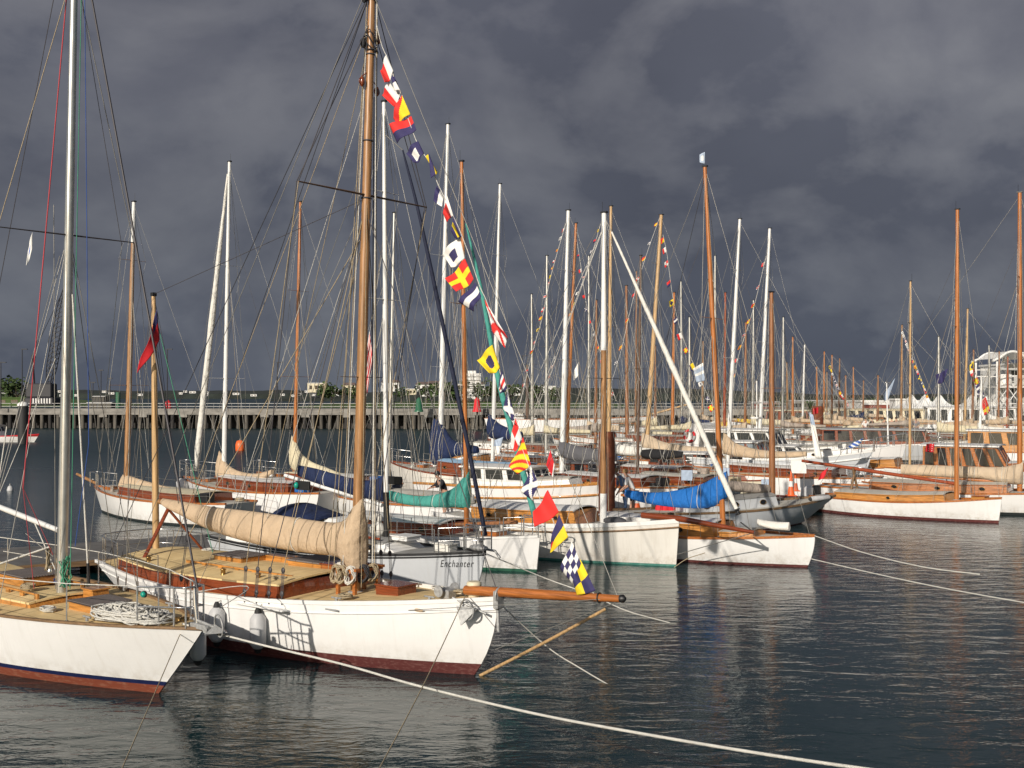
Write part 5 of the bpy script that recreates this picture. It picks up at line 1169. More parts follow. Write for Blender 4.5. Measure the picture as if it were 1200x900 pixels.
for bx, by, tx_, ty, Y, d, L, mt, hl, cm, lb in rows:
    k = L*F/Y*.5; s_ = 1 if d < 0 else -1
    rv = random.Random(int(bx*3+Y)); zt0 = rv.uniform(2.45, 2.95); yb_ = HZ+(EYE-zt0+rv.uniform(.3, .6))/Y*F; ytop = HZ+(EYE-zt0)/Y*F; k *= rv.uniform(.55, .85)
    gboat(lb, bx, by, tx_, ty, Y, d, L, L*.27, 1.3, hull=hl, mt=mt, r0=.11, r1=.065, mfr=.36, cab=('mahogany' if mt not in ('mast_white', 'mast_silver') else 'white_paint', 'pale_deck', .45, 4),
          cover=[(bx-s_*2, ytop-5, yb_), (bx+s_*k*.12, ytop-1, yb_), (bx+s_*k*.4, ytop+.6, yb_), (bx+s_*k*.75, ytop+2, yb_)], cmt=cm, cw=.28, wr=.011 if Y > 90 else .008, sp=.55, sph=.9, life=Y < 100, extras=True, group='back row yachts behind the pontoon' if lb.startswith('back row') else None)
# ================================================================ small strings of flags
def bunting(label, pts, Y, n, size, seed=1, Yend=None):
    rr = random.Random(seed); Yend = Yend or Y
    P = []
    for i, (x, y) in enumerate(pts): P.append(at(x, y, lerp(Y, Yend, i/(len(pts)-1))))
    o = empty('signal_flag_string', P[0], 0, label, 'flag string', 'strings of small signal flags')
    S_ = smooth([p-P[0] for p in P], 8); MB().tube(S_, .012, 4).build('cord', 'rope_white', o)
    keys = list('HSJVICUYBNL')+['Ox', 'Rr', 'nX', 'K', 'E']
    for k in range(n):
        i = int((k+.5)/n*(len(S_)-2)); a = S_[i]; d = (S_[i+1]-a).normalized(); sz = size*(.8+.4*rr.random()); b = a+d*sz
        fl_ = Vector((-.8, -.3, -.35-.5*rr.random())).normalized()*sz
        flag(o, [a, b, b+fl_, a+fl_], FD[rr.choice(keys)], n=6, wave=size*.12, ph=rr.random()*6)
    return o
bunting('large signal flags strung down from the leaning light wooden mast', [(777, 275), (782, 300), (788, 345), (797, 385), (810, 420), (828, 460), (838, 480)], 64, 12, .3, 3)
bunting('signal flags strung to the left of the leaning light wooden mast', [(773, 255), (757, 300), (742, 350), (728, 410), (716, 450), (708, 478)], 66, 11, .24, 4, 62)
bunting('signal flags hanging left of the pale aluminium mast', [(663, 262), (652, 300), (644, 330), (636, 370), (625, 410), (610, 470), (604, 500)], 50, 18, .14, 5)
bunting('signal flags hanging from the slender orange mast', [(675, 275), (682, 320), (688, 360), (700, 400), (712, 440), (722, 470)], 62, 13, .17, 6)
bunting('signal flags on the stay of the gaff yacht with the yellow mast band', [(1058, 388), (1068, 415), (1078, 440), (1090, 470)], 104, 22, .25, 7)
bunting('signal flags strung beside the brown mast near the marquees', [(1140, 418), (1143, 436), (1149, 450), (1155, 465), (1160, 480)], 90, 7, .6, 8)
bunting('signal flags in the distant cluster of masts', [(973, 428), (979, 445), (987, 462), (996, 476)], 120, 12, .3, 9)
bunting('signal flags on the stay between the two tall white masts', [(898, 300), (886, 350), (876, 385), (866, 415), (860, 450), (858, 475)], 68, 10, .24, 10)
bunting('signal flags trailing left behind the cutter mast', [(704, 262), (690, 310), (672, 360), (655, 410), (640, 455)], 56, 13, .15, 11)
# ================================================================ single flags and banners
wflag('burgee', ((38, 272), (38, 292), (31, 312), (32, 294)), 17, lambda u, v: 'b' if .35 < u < .75 and .3 < v < .7 else 'w', 'white burgee with blue mark at the left of the silver mast', wave=.03)
wflag('flag', ((1111, 432), (1106, 447), (1100, 450), (1097, 439)), 60, lambda u, v: 'n', 'navy flag flying left of the orange mast at right', wave=.15)
wflag('flag', ((824, 425), (826, 446), (816, 448), (812, 432)), 55, lambda u, v: 'w' if v < .2 or .4 < v < .55 else 'p', 'pale blue and white flag left of the tall orange mast', wave=.08)
wflag('banner', ((948, 483), (955, 536), (963, 538), (952, 486)), 56, lambda u, v: 'w' if v > .25 else 'p', 'tall white banner drooping beside the pilothouse launch', cat='banner', wave=.12)
wflag('banner', ((1049, 443), (1041, 468), (1036, 470), (1036, 462)), 95, lambda u, v: 'p', 'pale blue feather banner in front of the white sheds', cat='banner', wave=.1)
wflag('flag', ((1012, 513), (1007, 522), (990, 526), (1000, 519)), 56, lambda u, v: 'w' if (u+v) % .4 < .15 else 'b', 'blue and white flag above the small dark windscreen', wave=.1)
wflag('red_ensign', ((1095, 520), (1094, 530), (1084, 529), (1085, 520)), 56, lambda u, v: 'w' if (u*5) % 1 < .15 and (v*4) % 1 < .25 else 'R', 'bright red ensign on the stern of the open white boat at right', wave=.08)
wflag('flag', ((678, 424), (678, 440), (672, 446), (673, 434)), 60, lambda u, v: 'w', 'white pennant hanging beside the slender orange mast', wave=.08)
wflag('flag', ((959, 477), (959, 484), (953, 486), (953, 479)), 92, lambda u, v: 'R', 'red flag beside the fat rust-red pile', wave=.1)
wflag('flag', ((590, 512), (585, 533), (578, 530), (579, 516)), 44, lambda u, v: 'p' if v < .5 else 'w', 'pale blue and white pennant below the teal headsail', wave=.08)
wflag('flag', ((971, 547), (966, 560), (958, 563), (962, 555)), 44, lambda u, v: 'R', 'small red flag hanging under the end of the brown boom', wave=.05)
wflag('flag', ((433, 388), (437, 418), (430, 462), (428, 420)), 21.5, lambda u, v: 'w' if (v*5) % 1 < .4 else 'R', 'red and white flag hanging close behind the yawl mast', wave=.05)
wflag('flag', ((645, 527), (650, 545), (648, 560), (640, 545)), 45, lambda u, v: 'R' if v < .8 else 'w', 'dark red furled ensign near the charcoal grey cover', wave=.05)
# ================================================================ pontoon
p0 = Vector((-17, 25.6, 0)); dP = Vector((.83, .56, 0)).normalized()
def pontoon(a, b, w_, label):
    a, b = Vector(a), Vector(b); d = (b-a); L_ = d.length; ang = math.atan2(d.y, d.x)
    o = empty('pontoon', (a+b)/2, ang, label, 'pontoon', 'pontoons')
    MB().box((0, 0, .38), (L_, w_, .1)).build('walkway', 'pontoon_top', o)
    for y in (-1, 1): MB().box((0, y*(w_/2+.02), .33), (L_, .08, .14)).build('fender_beam', 'dull_wood', o)
    n = int(L_/4)
    for k in range(n): MB().box((-L_/2+(k+.5)*L_/n, 0, .1), (1.8, w_*.8, .46), bev=.05).build('float', 'concrete', o)
    for k in range(n):
        for y in (-1, 1): MB().tube([(-L_/2+(k+.5)*L_/n-.15, y*(w_/2-.12), .49), (-L_/2+(k+.5)*L_/n+.15, y*(w_/2-.12), .49)], .025, 5).build('cleat', 'galvanised', o)
    return o
pontoon((-24, 23.4, 0), (1.5, 40.2, 0), 3.6, 'dark pontoon running behind the foreground boats')
pontoon((1.8, 39.8, 0), (16, 49.0, 0), 2.2, 'pontoon with walkers and traffic cones behind the blue sail cover')
pontoon((18, 69, 0), (42, 79, 0), 2.2, 'farther pontoon among the motor launches')
# piles
def pile(px, pyt, Y, r, label, mt='rust', cap=None, depth=.6, grp='mooring piles'):
    t = at(px, pyt, Y); o = empty('mooring_pile', (t.x, t.y, 0), 0, label, 'pile', grp)
    MB().lathe((0, 0, -depth), [(r, 0), (r, depth+t.z-.02), (r*.96, depth+t.z)], 20).build('shaft', mt, o)
    if cap: MB().lathe((0, 0, t.z), [(r*1.12, -.15), (r*1.12, .02), (r*.75, .2), (.02, .32)], 20).build('pile_cap', cap, o)
pile(711, 506, 41.0, .31, 'fat rusty steel pile standing on the pontoon beside the cutter mast')
pile(958, 476, 96, .5, 'fat rust-red pile left of the distant cluster of masts')
pile(27, 474, 112, .5, 'black pile with white pointed cap near the left edge', 'black_rubber', 'white_paint')
pile(579, 497, 84, .5, 'rust-red pile behind the small blue mainsail cover')
# cones, boards, boxes on the pontoon
def cone(w0, label, h=.75):
    o = empty('traffic_cone', w0, 0, label, 'traffic cone', 'traffic cones')
    MB().box((0, 0, .02), (.42, .42, .04), bev=.01).build('base', 'orange_plastic', o)
    MB().lathe((0, 0, .04), [(.16, 0), (.11, h*.35)], 16).lathe((0, 0, .04), [(.085, h*.58), (.03, h)], 16).build('cone_body', 'orange_plastic', o)
    MB().lathe((0, 0, .04), [(.11, h*.35), (.085, h*.58)], 16).build('reflective_band', 'flag_white', o)
cone(onz(927, 581, .44), 'taller orange traffic cone at the front of the pair on the pontoon', 1.05); cone(onz(931.5, 575.5, .44), 'orange traffic cone just behind its taller neighbour', .95)
cone(onz(746, 597, .44), 'orange traffic cone below the white-shirted walker', .6)
def board(px, py, Y, w_, h_, label, mt='flag_pale', name='notice_board', cat='sign'):
    t = at(px, py, Y); o = empty(name, (t.x, t.y, 0), -.2, label, cat)
    MB().box((0, 0, t.z), (w_, .04, h_), bev=.005).build('panel', mt, o)
    for sx_ in (-1, 1): MB().tube([(sx_*w_*.35, .03, .43), (sx_*w_*.35, .03, t.z)], .02, 6).build('post', 'steel', o)
    mb = MB()
    for k in range(4): mb.box((-w_*.05, -.023, t.z+h_*(.3-.17*k)), (w_*(.7-.1*(k % 2)), .004, h_*.05))
    return o
board(805, 557, 44.5, .45, .42, 'pale notice board standing on the pontoon right of the walkers'); board(850, 553, 48, .35, .35, 'small pale notice board above the bright blue cover')
board(936, 547, 50.5, .68, .6, 'blank white board hanging by the end of the brown boom', 'flag_white'); board(898, 567, 47, .42, .4, 'grey notice board beside the brown mast')
# fenders, red buoys on pontoon edge
for px, lb in ((773, 'left'), (780, 'middle'), (786, 'right')): fender(onz(px, 598, .75), .16, .42, 'dark red fender at the %s of three under the blue cover' % lb, 'red_cloth', grp='fenders')
# ================================================================ buoys
def buoy(px, py, r, mt, label, h=1.6):
    w0 = onz(px, py, 0); o = empty('mooring_buoy', w0, 0, label, 'buoy', None)
    MB().lathe((0, 0, -.3), [(r*.5, 0), (r, .3), (r, h*.72), (r*.75, h), (r*.2, h+.08)], 18).build('float', mt, o)
    MB().torus((0, 0, h-.2), r*.25, .03, ax=(1, 0, 0)).build('ring', 'galvanised', o)
buoy(281.5, 528, .42, 'orange_plastic', 'orange mooring buoy left of the yawl rigging', 1.15)
buoy(290, 546, .6, 'antifoul_rust', 'low brown weedy buoy below the orange one', .2)
buoy(12, 575, .16, 'fender_white', 'small white buoy near the left edge', .5)
def beacon(px, Y, zt_, mt, label):
    t = at(px, HZ, Y); o = empty('channel_beacon', (t.x, t.y, 0), 0, label, 'beacon', None)
    MB().tube([(0, 0, -.5), (0, 0, zt_)], .18, 10).build('post', 'pile_timber', o)
    MB().lathe((0, 0, zt_), [(.7, 0), (.7, .2), (.55, .3), (.4, 1.8), (.1, 2.1)], 14).build('marker', mt, o)
beacon(491, 160, 2.6, 'green_hull', 'green channel beacon on the wharf'); beacon(559, 160, 2.6, 'red_cloth', 'red channel beacon by the pale apartment tower'); beacon(197, 168, 2.2, 'red_cloth', 'red channel beacon at the left part of the wharf')
# ================================================================ wharf
a = at(-40, HZ, 168); b = at(925, HZ, 160); a.z = b.z = 0
d = b-a; L_ = d.length; ang = math.atan2(d.y, d.x)
WH = empty('wharf', (a+b)/2, ang, 'long concrete wharf on dark piles across the harbour', 'wharf')
MB().box((0, 4, 2.75), (L_, 8.4, .5)).build('deck_slab', 'concrete', WH)
MB().box((0, -.25, 2.55), (L_, .3, .9)).build('fascia_beam', 'concrete', WH)
MB().box((0, 2.6, 1.2), (L_, .3, 2.4)).build('dark_backing', 'pile_dark', WH)  # black backing sheet behind the piles, standing in for the dark under the deck
rr = random.Random(4)
for k in range(98):
    x = -L_/2+(k+.5)*L_/98; r_ = .26+.06*rr.random()
    MB().tube([(x, 0, -.6), (x+rr.uniform(-.05, .05), 0, 2.15)], r_, 8).build('pile', 'pile_timber' if rr.random() < .8 else 'pile_dark', WH)
for k in range(20):
    x = -L_/2+(k+.5)*L_/20; MB().box((x, -.45, 1.95), (1.2, .12, .45)).build('fender_block', 'concrete', WH)
for q in (0, 1):
    MB().box((0, .1, 3.35+q*.45), (L_, .05, .06)).build('handrail', 'galvanised', WH)
mb = MB()
for k in range(90): x = -L_/2+k*L_/90; MB().tube([(x, .1, 3.0), (x, .1, 3.85)], .035, 4).build('rail_post', 'galvanised', WH)
# light poles on the wharf
for k, (px, h) in enumerate(((26, 9), (196, 9), (325, 7), (612, 8), (1, 7))):
    t = at(px, HZ, 166); o = empty('lamp_post', (t.x, t.y, 3), 0, ['lamp post above the white-capped pile', 'lamp post above the left red beacon', 'lamp post left of the slim orange mast', 'lamp post on the wharf near the schooner', 'lamp post at the very left edge of the wharf'][k], 'lamp post', 'wharf lamp posts')
    MB().tube([(0, 0, 0), (0, 0, h)], [.1, .06], 6).build('post', 'crane_dark', o); MB().box((.35, 0, h), (.9, .3, .12)).build('lamp_head', 'crane_dark', o)
# crane
t = at(50, HZ, 190); CR = empty('crawler_crane', (t.x, t.y, 3.0), 0, 'dark lattice crawler crane on the wharf behind the silver mast', 'crane')
MB().box((0, 0, 1.0), (5, 3.2, 1.4), bev=.2).build('crawler_base', 'crane_dark', CR); MB().box((-.2, 0, 2.9), (4.4, 2.6, 2.4), bev=.15).build('machine_house', 'crane_dark', CR)
tp = at(78, 332, 190)-Vector((t.x, t.y, 3)); bt_ = Vector((.8, 0, 2.5)); mb = MB(); ax_ = (tp-bt_); u = ax_.normalized(); v = Vector((0, 1, 0)); w_ = u.cross(v).normalized(); n = 22
cor = [(1, 1), (1, -1), (-1, -1), (-1, 1)]
def cp_(k, c): q = k/n; s_ = .65*min(1, 3*q+.3)*min(1, 3*(1-q)+.3); return bt_+ax_*q+v*s_*c[0]+w_*s_*c[1]
for c in cor: mb.tube([cp_(k, c) for k in range(n+1)], .08, 4)
for k in range(n):
    for i in range(4): mb.tube([cp_(k, cor[i]), cp_(k+1, cor[(i+1) % 4])], .045, 3); mb.tube([cp_(k, cor[i]), cp_(k, cor[(i+1) % 4])], .045, 3)
mb.build('lattice_jib', 'crane_dark', CR)
MB().tube([(-1.5, 0, 4), (-1.8, 0, 9), tp], .05, 4).tube([(-1.5, 0, 4), (-1.8, 0, 9)], .2, 6).build('pendant_line', 'crane_dark', CR)
for k in range(6): pass
# striped barrier and hut on the wharf
o = empty('road_barrier', at(49, 469, 167), 0, 'white slatted barrier on the wharf near the crane', 'barrier')
for k in range(7): MB().box((-1.3+k*.42, 0, -.1), (.16, .1, .75)).build('slat', 'white_paint', o)
# tug beyond the wharf
TG = launch('dark tug with green funnel and white masthead lamps moored beyond the wharf', 97, 215, (-1, .05), 8.5, 3.4, 2.9, hull='black_hull', foul='antifoul_red', rail='black_rubber', name='tug', cat='tug')
TG.house(-2, 3, 1.4, 1.6, wall='crane_dark', nwin=5, wh=1.0, rake=.3); TG.house(-.5, 2, 1.1, 1.2, wall='crane_dark', nwin=4, wh=1.1, rake=.3, z0=3.7)
MB().lathe((-2.8, 0, 2.4), [(.45, 0), (.45, 3.3)], 14).build('funnel', 'green_hull', TG.root)
for x, zt_ in ((.6, 10), (-1.2, 8.4), (2.2, 7.6)): MB().tube([(x, 0, 4), (x, 0, zt_)], .08, 6).box((x, 0, zt_), (.9, .2, .2)).build('signal_mast', 'white_paint' if x == 1 else 'crane_dark', TG.root)
# ================================================================ hills and shore
def ridge(name, Y, x0, x1, fn, mt, depth=120, n=160, amp=1.0, seed=0, kind='structure'):
    rows = []; rr = random.Random(seed); ph = [rr.random()*6 for _ in range(8)]
    def nz(x): return sum(math.sin(x*.011*2**k+ph[k])/(1.5**k) for k in range(7))
    for j, (dy, hk) in enumerate(((0, 0), (4, .55), (depth*.35, .85), (depth, 1.0), (depth*2.5, .7))):
        rows.append([(lerp(x0, x1, i/n), Y+dy+nz(i*13+j*57)*2, -.3+max(0, hk*(fn(i/n)+amp*nz(lerp(x0, x1, i/n)+j*41)*.45))) for i in range(n+1)])
    return tag(MB().grid(rows, smooth=False).build(name, mt), kind=kind)
ridge('far_hills', 2600, -1900, 2200, lambda q: 16+6*math.sin(q*7), 'hill', 300, 260, 3.0, 1)
ridge('near_shore', 1150, -260, 420, lambda q: 13*math.sin(PI*q)**.6+2, 'hill', 120, 160, 2.0, 2)
ridge('headland', 520, -262, -205, lambda q: 7*(1-q), 'grass', 40, 40, 1.0, 3)
# trees: leafy clumps
def tree(w0, h, r, label, n=260, seed=0, mt='foliage_near', grp='trees on the shore', dens=1):
    rr = random.Random(seed); o = empty('tree', w0, 0, label, 'tree', grp)
    mb = MB().tube([(0, 0, 0), (.05*h, 0, h*.35), (0, .03*h, h*.6)], [h*.035, h*.025, h*.012], 6)
    for k in range(5):
        a = k*1.3; mb.tube([(0.03*h, 0, h*.35), (r*.6*math.cos(a), r*.6*math.sin(a), h*(.55+.06*k))], [h*.015, h*.006], 4)
    mb.build('trunk', 'trunk_bark', o)
    mb = MB(); cl = [(rr.uniform(-.55, .55)*r, rr.uniform(-.55, .55)*r, h*rr.uniform(.45, .85), r*rr.uniform(.3, .5)) for _ in range(9)]
    for k in range(n):
        c = rr.choice(cl); v = Vector((rr.gauss(0, 1), rr.gauss(0, 1), rr.gauss(0, .8))).normalized()*c[3]*rr.uniform(.6, 1.1)
        p = Vector(c[:3])+v; s_ = r*rr.uniform(.08, .17); a = rr.uniform(0, 6.28); u = Vector((math.cos(a), math.sin(a), rr.uniform(-.6, .6)))*s_; w_ = u.cross(Vector((rr.gauss(0, 1), rr.gauss(0, 1), rr.gauss(0, 1)))).normalized()*s_
        mb.add([p-u, p-w_*.7, p+u, p+w_*.7], [(0, 1, 2, 3)])
    mb.build('crown', mt, o)
rr = random.Random(11)
tl = ['broad dark tree', 'rounded green tree', 'tall narrow tree', 'low bushy tree']
pos = [(378, 4), (388, 5), (402, 4.5), (416, 4), (470, 4), (500, 5), (520, 5.5), (534, 6), (567, 5), (580, 6), (597, 5), (630, 5), (652, 4), (10, 6), (18, 5)]
for k, (px, h) in enumerate(pos):
    Y = 500 if px > 100 else 430; w0 = at(px, HZ, Y+rr.uniform(-10, 10)); w0.z = 1.5
    tree(w0, h*1.9, h*1.25, 'dark tree on the far shore beyond the wharf', 170, k, 'foliage_near', 'trees on the far shore')
ridge('shore_bank', 490, -100, 60, lambda q: 3.2*math.sin(PI*q)**.4, 'grass', 30, 60, .3, 5)
def bldg(px, pyb, Y, w_, d_, h, label, mt='house_white', floors=1, nw=3, roof=None, name='building', cat='building', z0=None, grp=None, ang=0, gl='glass_dark'):
    t = at(px, HZ, Y); z0 = z0 if z0 is not None else 2.2; o = empty(name, (t.x, t.y, z0), ang, label, cat, grp)
    MB().box((0, 0, h/2), (w_, d_, h)).build('wall', mt, o)
    if roof == 'gable': MB().add([(-w_/2-.3, -d_/2-.3, h), (w_/2+.3, -d_/2-.3, h), (w_/2+.3, d_/2+.3, h), (-w_/2-.3, d_/2+.3, h), (-w_/2+.6, 0, h+d_*.28), (w_/2-.6, 0, h+d_*.28)], [(0, 1, 5, 4), (2, 3, 4, 5), (1, 2, 5), (3, 0, 4)]).build('roof', 'house_roof', o)
    else: MB().box((0, 0, h+.15), (w_+.4, d_+.4, .3)).build('roof', 'house_white' if not roof else roof, o)
    for f_ in range(floors):
        for k in range(nw):
            ww = w_/nw*.55; MB().box((-w_/2+(k+.5)*w_/nw, -d_/2-.02, h/floors*(f_+.55)), (ww, .08, h/floors*.42)).build('window', gl, o)
    return o
# apartment tower
TW = bldg(553, 465, 520, 8.5, 8, 12.5, 'white apartment tower with banded balconies rising behind the trees', floors=7, nw=3, z0=3)
for k in range(7): MB().box((0, -4.4, .9+k*1.78), (8.9, .9, .5)).build('balcony', 'house_white', TW)
MB().box((0, 0, 13.3), (4, 4, 1.6)).build('roof_plant_room', 'house_white', TW)
hp_ = [(372, 'white'), (384, ''), (392, ''), (410, ''), (422, ''), (458, ''), (482, ''), (497, ''), (505, ''), (512, ''), (541, ''), (563, ''), (572, ''), (590, ''), (604, ''), (626, ''), (641, '')]
for k, (px, _) in enumerate(hp_):
    bldg(px, 465, 560+rr.uniform(-20, 40), rr.uniform(4, 9), 5, rr.uniform(2.5, 4.5), 'small pale house among the trees on the far shore', mt='house_white' if k % 3 else 'cream_paint', floors=1, nw=3, roof='gable' if k % 2 else None, z0=5+rr.uniform(0, 3), grp='houses on the far shore', name='house', cat='house')
for k in range(26):
    px = rr.uniform(200, 370) if k < 14 else rr.uniform(0, 200)
    bldg(px, 465, 2300, rr.uniform(7, 14), 8, 4, 'tiny pale house on the distant hills', floors=1, nw=2, z0=rr.uniform(4, 14), grp='tiny houses on the distant hills', name='house', cat='house')
bldg(21, 463, 420, 14, 6, 2.8, 'low green shed on the headland at the far left', mt='grass', floors=1, nw=3, roof='grass', z0=1.5)
# ================================================================ quay on the right
q0x = at(900, HZ, 185); tag(MB().add([(q0x.x, 185, 1.2), (260, 172, 1.2), (300, 420, 1.2), (q0x.x+10, 420, 1.2), (q0x.x, 185, -1), (260, 172, -1)], [(0, 1, 2, 3), (0, 4, 5, 1)]).build('quay', 'quay_stone'), kind='structure')
def tent(px, Y, w_, h, label):
    t = at(px, HZ, Y); o = empty('marquee', (t.x, t.y, 1.2), .12, label, 'marquee', 'white marquees')
    rows = []
    for k in range(9):
        q = k/8; s_ = (w_/2)*(1-q)**1.0*(1-.38*math.sin(PI*q)); z = h*.5+h*.5*q
        rows.append([(s_*a_, s_*b_, z) for a_, b_ in ((-1, -1), (1, -1), (1, 1), (-1, 1), (-1, -1))])
    MB().grid(rows, smooth=False).build('canopy', 'tent_white', o); MB().box((0, 0, h*.43), (w_, w_, h*.16)).build('valance', 'tent_white', o)
    for a_, b_ in ((-1, -1), (1, -1), (1, 1), (-1, 1)): MB().tube([(a_*w_*.48, b_*w_*.48, 0), (a_*w_*.48, b_*w_*.48, h*.5)], .08, 6).build('pole', 'white_paint', o)
    MB().box((0, w_*.45, h*.2), (w_*.94, .06, h*.38)).box((w_*.45, 0, h*.2), (.06, w_*.9, h*.38)).build('side_wall', 'tent_white', o)
for px, Y, lb in ((1068, 192, 'pointed white marquee left of the twin-peaked pair'), (1084, 196, 'pointed white marquee behind the slanting white pole'), (1101, 194, 'pointed white marquee in the middle of the row'), (1139, 194, 'pointed white marquee between the orange and brown masts'), (1153, 200, 'pointed white marquee at the foot of the arched building')):
    tent(px, Y-24, 4.0, 4.0, lb)
bldg(1040, 480, 200, 12, 8, 2.7, 'white flat shed with brick end at the left of the marquees', floors=1, nw=4, z0=1.2, roof='house_white')
bldg(1030, 480, 195, 5, 5, 2.2, 'brick red kiosk beside the white shed', mt='brick_red', floors=1, nw=2, z0=1.2)
bldg(1056, 480, 190, 3, 3, 3.0, 'narrow white kiosk behind the yellow mast band', floors=1, nw=1, z0=1.2)
bldg(1125, 485, 186, 16, 7, 1.9, 'low white building behind the white houseboat', floors=1, nw=8, z0=1.2)
bldg(985, 485, 300, 30, 10, 2.4, 'low grey warehouse behind the distant cluster of masts', mt='quay_stone', floors=1, nw=8, z0=1.2, roof='grey_paint')
bldg(930, 485, 310, 22, 10, 2, 'low brown shed behind the white masts', mt='brick_red', floors=1, nw=6, z0=1.2, roof='grey_paint')
for k, px in enumerate((1072, 1143, 1117, 1010, 1022, 1097, 948, 915, 1180)):
    w0 = at(px, HZ, 215+8*(k % 3)); w0.z = 1.2
    tree(w0, 3.2+.5*(k % 3), 1.5, ['dark tree between the marquees and the sheds', 'dark tree right of the middle marquee', 'dark tree behind the orange mast at right', 'dark tree left of the brick red kiosk', 'dark tree next to the brick red kiosk', 'dark tree behind the middle marquees', 'dark tree beside the fat rust-red pile', 'dark tree far behind the white pilothouse launch', 'dark tree below the arched building'][k], 200, 50+k, 'foliage_near', 'trees on the quay')
# arched building
t = at(1190, HZ, 165); AB = empty('arched_building', (t.x, t.y, 2.0), .1, 'white steel-framed building with wavy double-arched roof at the right edge', 'building')
def arc(x0, x1, z, h, y): return [(lerp(x0, x1, k/14), y, z+h*(math.sin(PI*(.06+.88*k/14))**.9-.1)-(.25 if 0 < k < 14 else 0)+ (0.25)) for k in range(15)]
for y in (-3, 3):
    for x0, x1 in ((-4.6, .3), (.3, 5.4)):
        MB().tube([(x0-.7, y, 8.05)]+arc(x0, x1, 7.9, 1.75, y)+[(x1+.7 if x1 > 1 else x1, y, 8.05)], .2, 8).build('roof_arch', 'white_paint', AB)
for x0, x1 in ((-4.6, .3), (.3, 5.4)):
    A1, A2 = arc(x0, x1, 7.95, 1.75, -3), arc(x0, x1, 7.95, 1.75, 3); MB().grid([A1, A2]).build('roof_vault', 'white_paint', AB)
for x in (-4.6, .2, 5.2):
    for y in (-3, 3): MB().tube([(x, y, 0), (x, y, 8)], .17, 8).build('column', 'white_paint', AB)
for z in (1.8, 4.2, 5.9, 6.9):
    for y in (-3, 3): MB().box((.3, y, z), (9.6, .14, .14)).build('tie_beam', 'white_paint', AB)
for k in range(2): x = -4.6+k*1.7; MB().tube([(x, -3, 1.9), (x+1.7, -3, 4.1)], .08, 5).tube([(x+1.7, -3, 1.9), (x, -3, 4.1)], .08, 5).build('brace', 'white_paint', AB)
MB().lathe((-1.4, .5, 0), [(1.0, 0), (1.0, 6.2)], 18).build('lift_tower', 'house_white', AB)
MB().box((2.8, .6, 3.0), (3.4, 3.4, 6.0)).build('wall', 'house_white', AB)
for k in range(6): MB().box((2.0+1.3*(k % 2), -1.13, 1.1+1.9*(k//2)), (.8, .06, 1.0)).build('window', 'glass_dark', AB)
MB().box((.3, 0, 4.25), (9.4, 5.6, .15)).build('floor_slab', 'house_white', AB)
bldg(1216, 480, 175, 14, 10, 8.5, 'pale building with dark windows behind the arched one', floors=3, nw=6, z0=1.2)
# ================================================================ people
def skinned(name, joints, edges, mt, parent, levels=2):
    ks = list(joints); me = bpy.data.meshes.new(name); me.from_pydata([joints[k][0] for k in ks], [(ks.index(a), ks.index(b)) for a, b in edges], [])
    o = bpy.data.objects.new(name, me); COL.objects.link(o)
    md = o.modifiers.new('skin', 'SKIN')
    if not me.skin_vertices: bpy.context.view_layer.update()
    for i, k in enumerate(ks):
        r = joints[k][1]; me.skin_vertices[0].data[i].radius = (r, r) if not isinstance(r, tuple) else r
        me.skin_vertices[0].data[i].use_root = (i == 0)
    md.use_smooth_shade = True; sb = o.modifiers.new('sub', 'SUBSURF'); sb.levels = levels; sb.render_levels = levels
    dg = bpy.context.evaluated_depsgraph_get(); m2 = bpy.data.meshes.new_from_object(o.evaluated_get(dg)); bpy.data.objects.remove(o)
    m2.materials.clear(); m2.materials.append(MATS[mt]); m2.name = name
    for p in m2.polygons: p.use_smooth = True
    ob = bpy.data.objects.new(name, m2); COL.objects.link(ob); ob.parent = parent; return ob
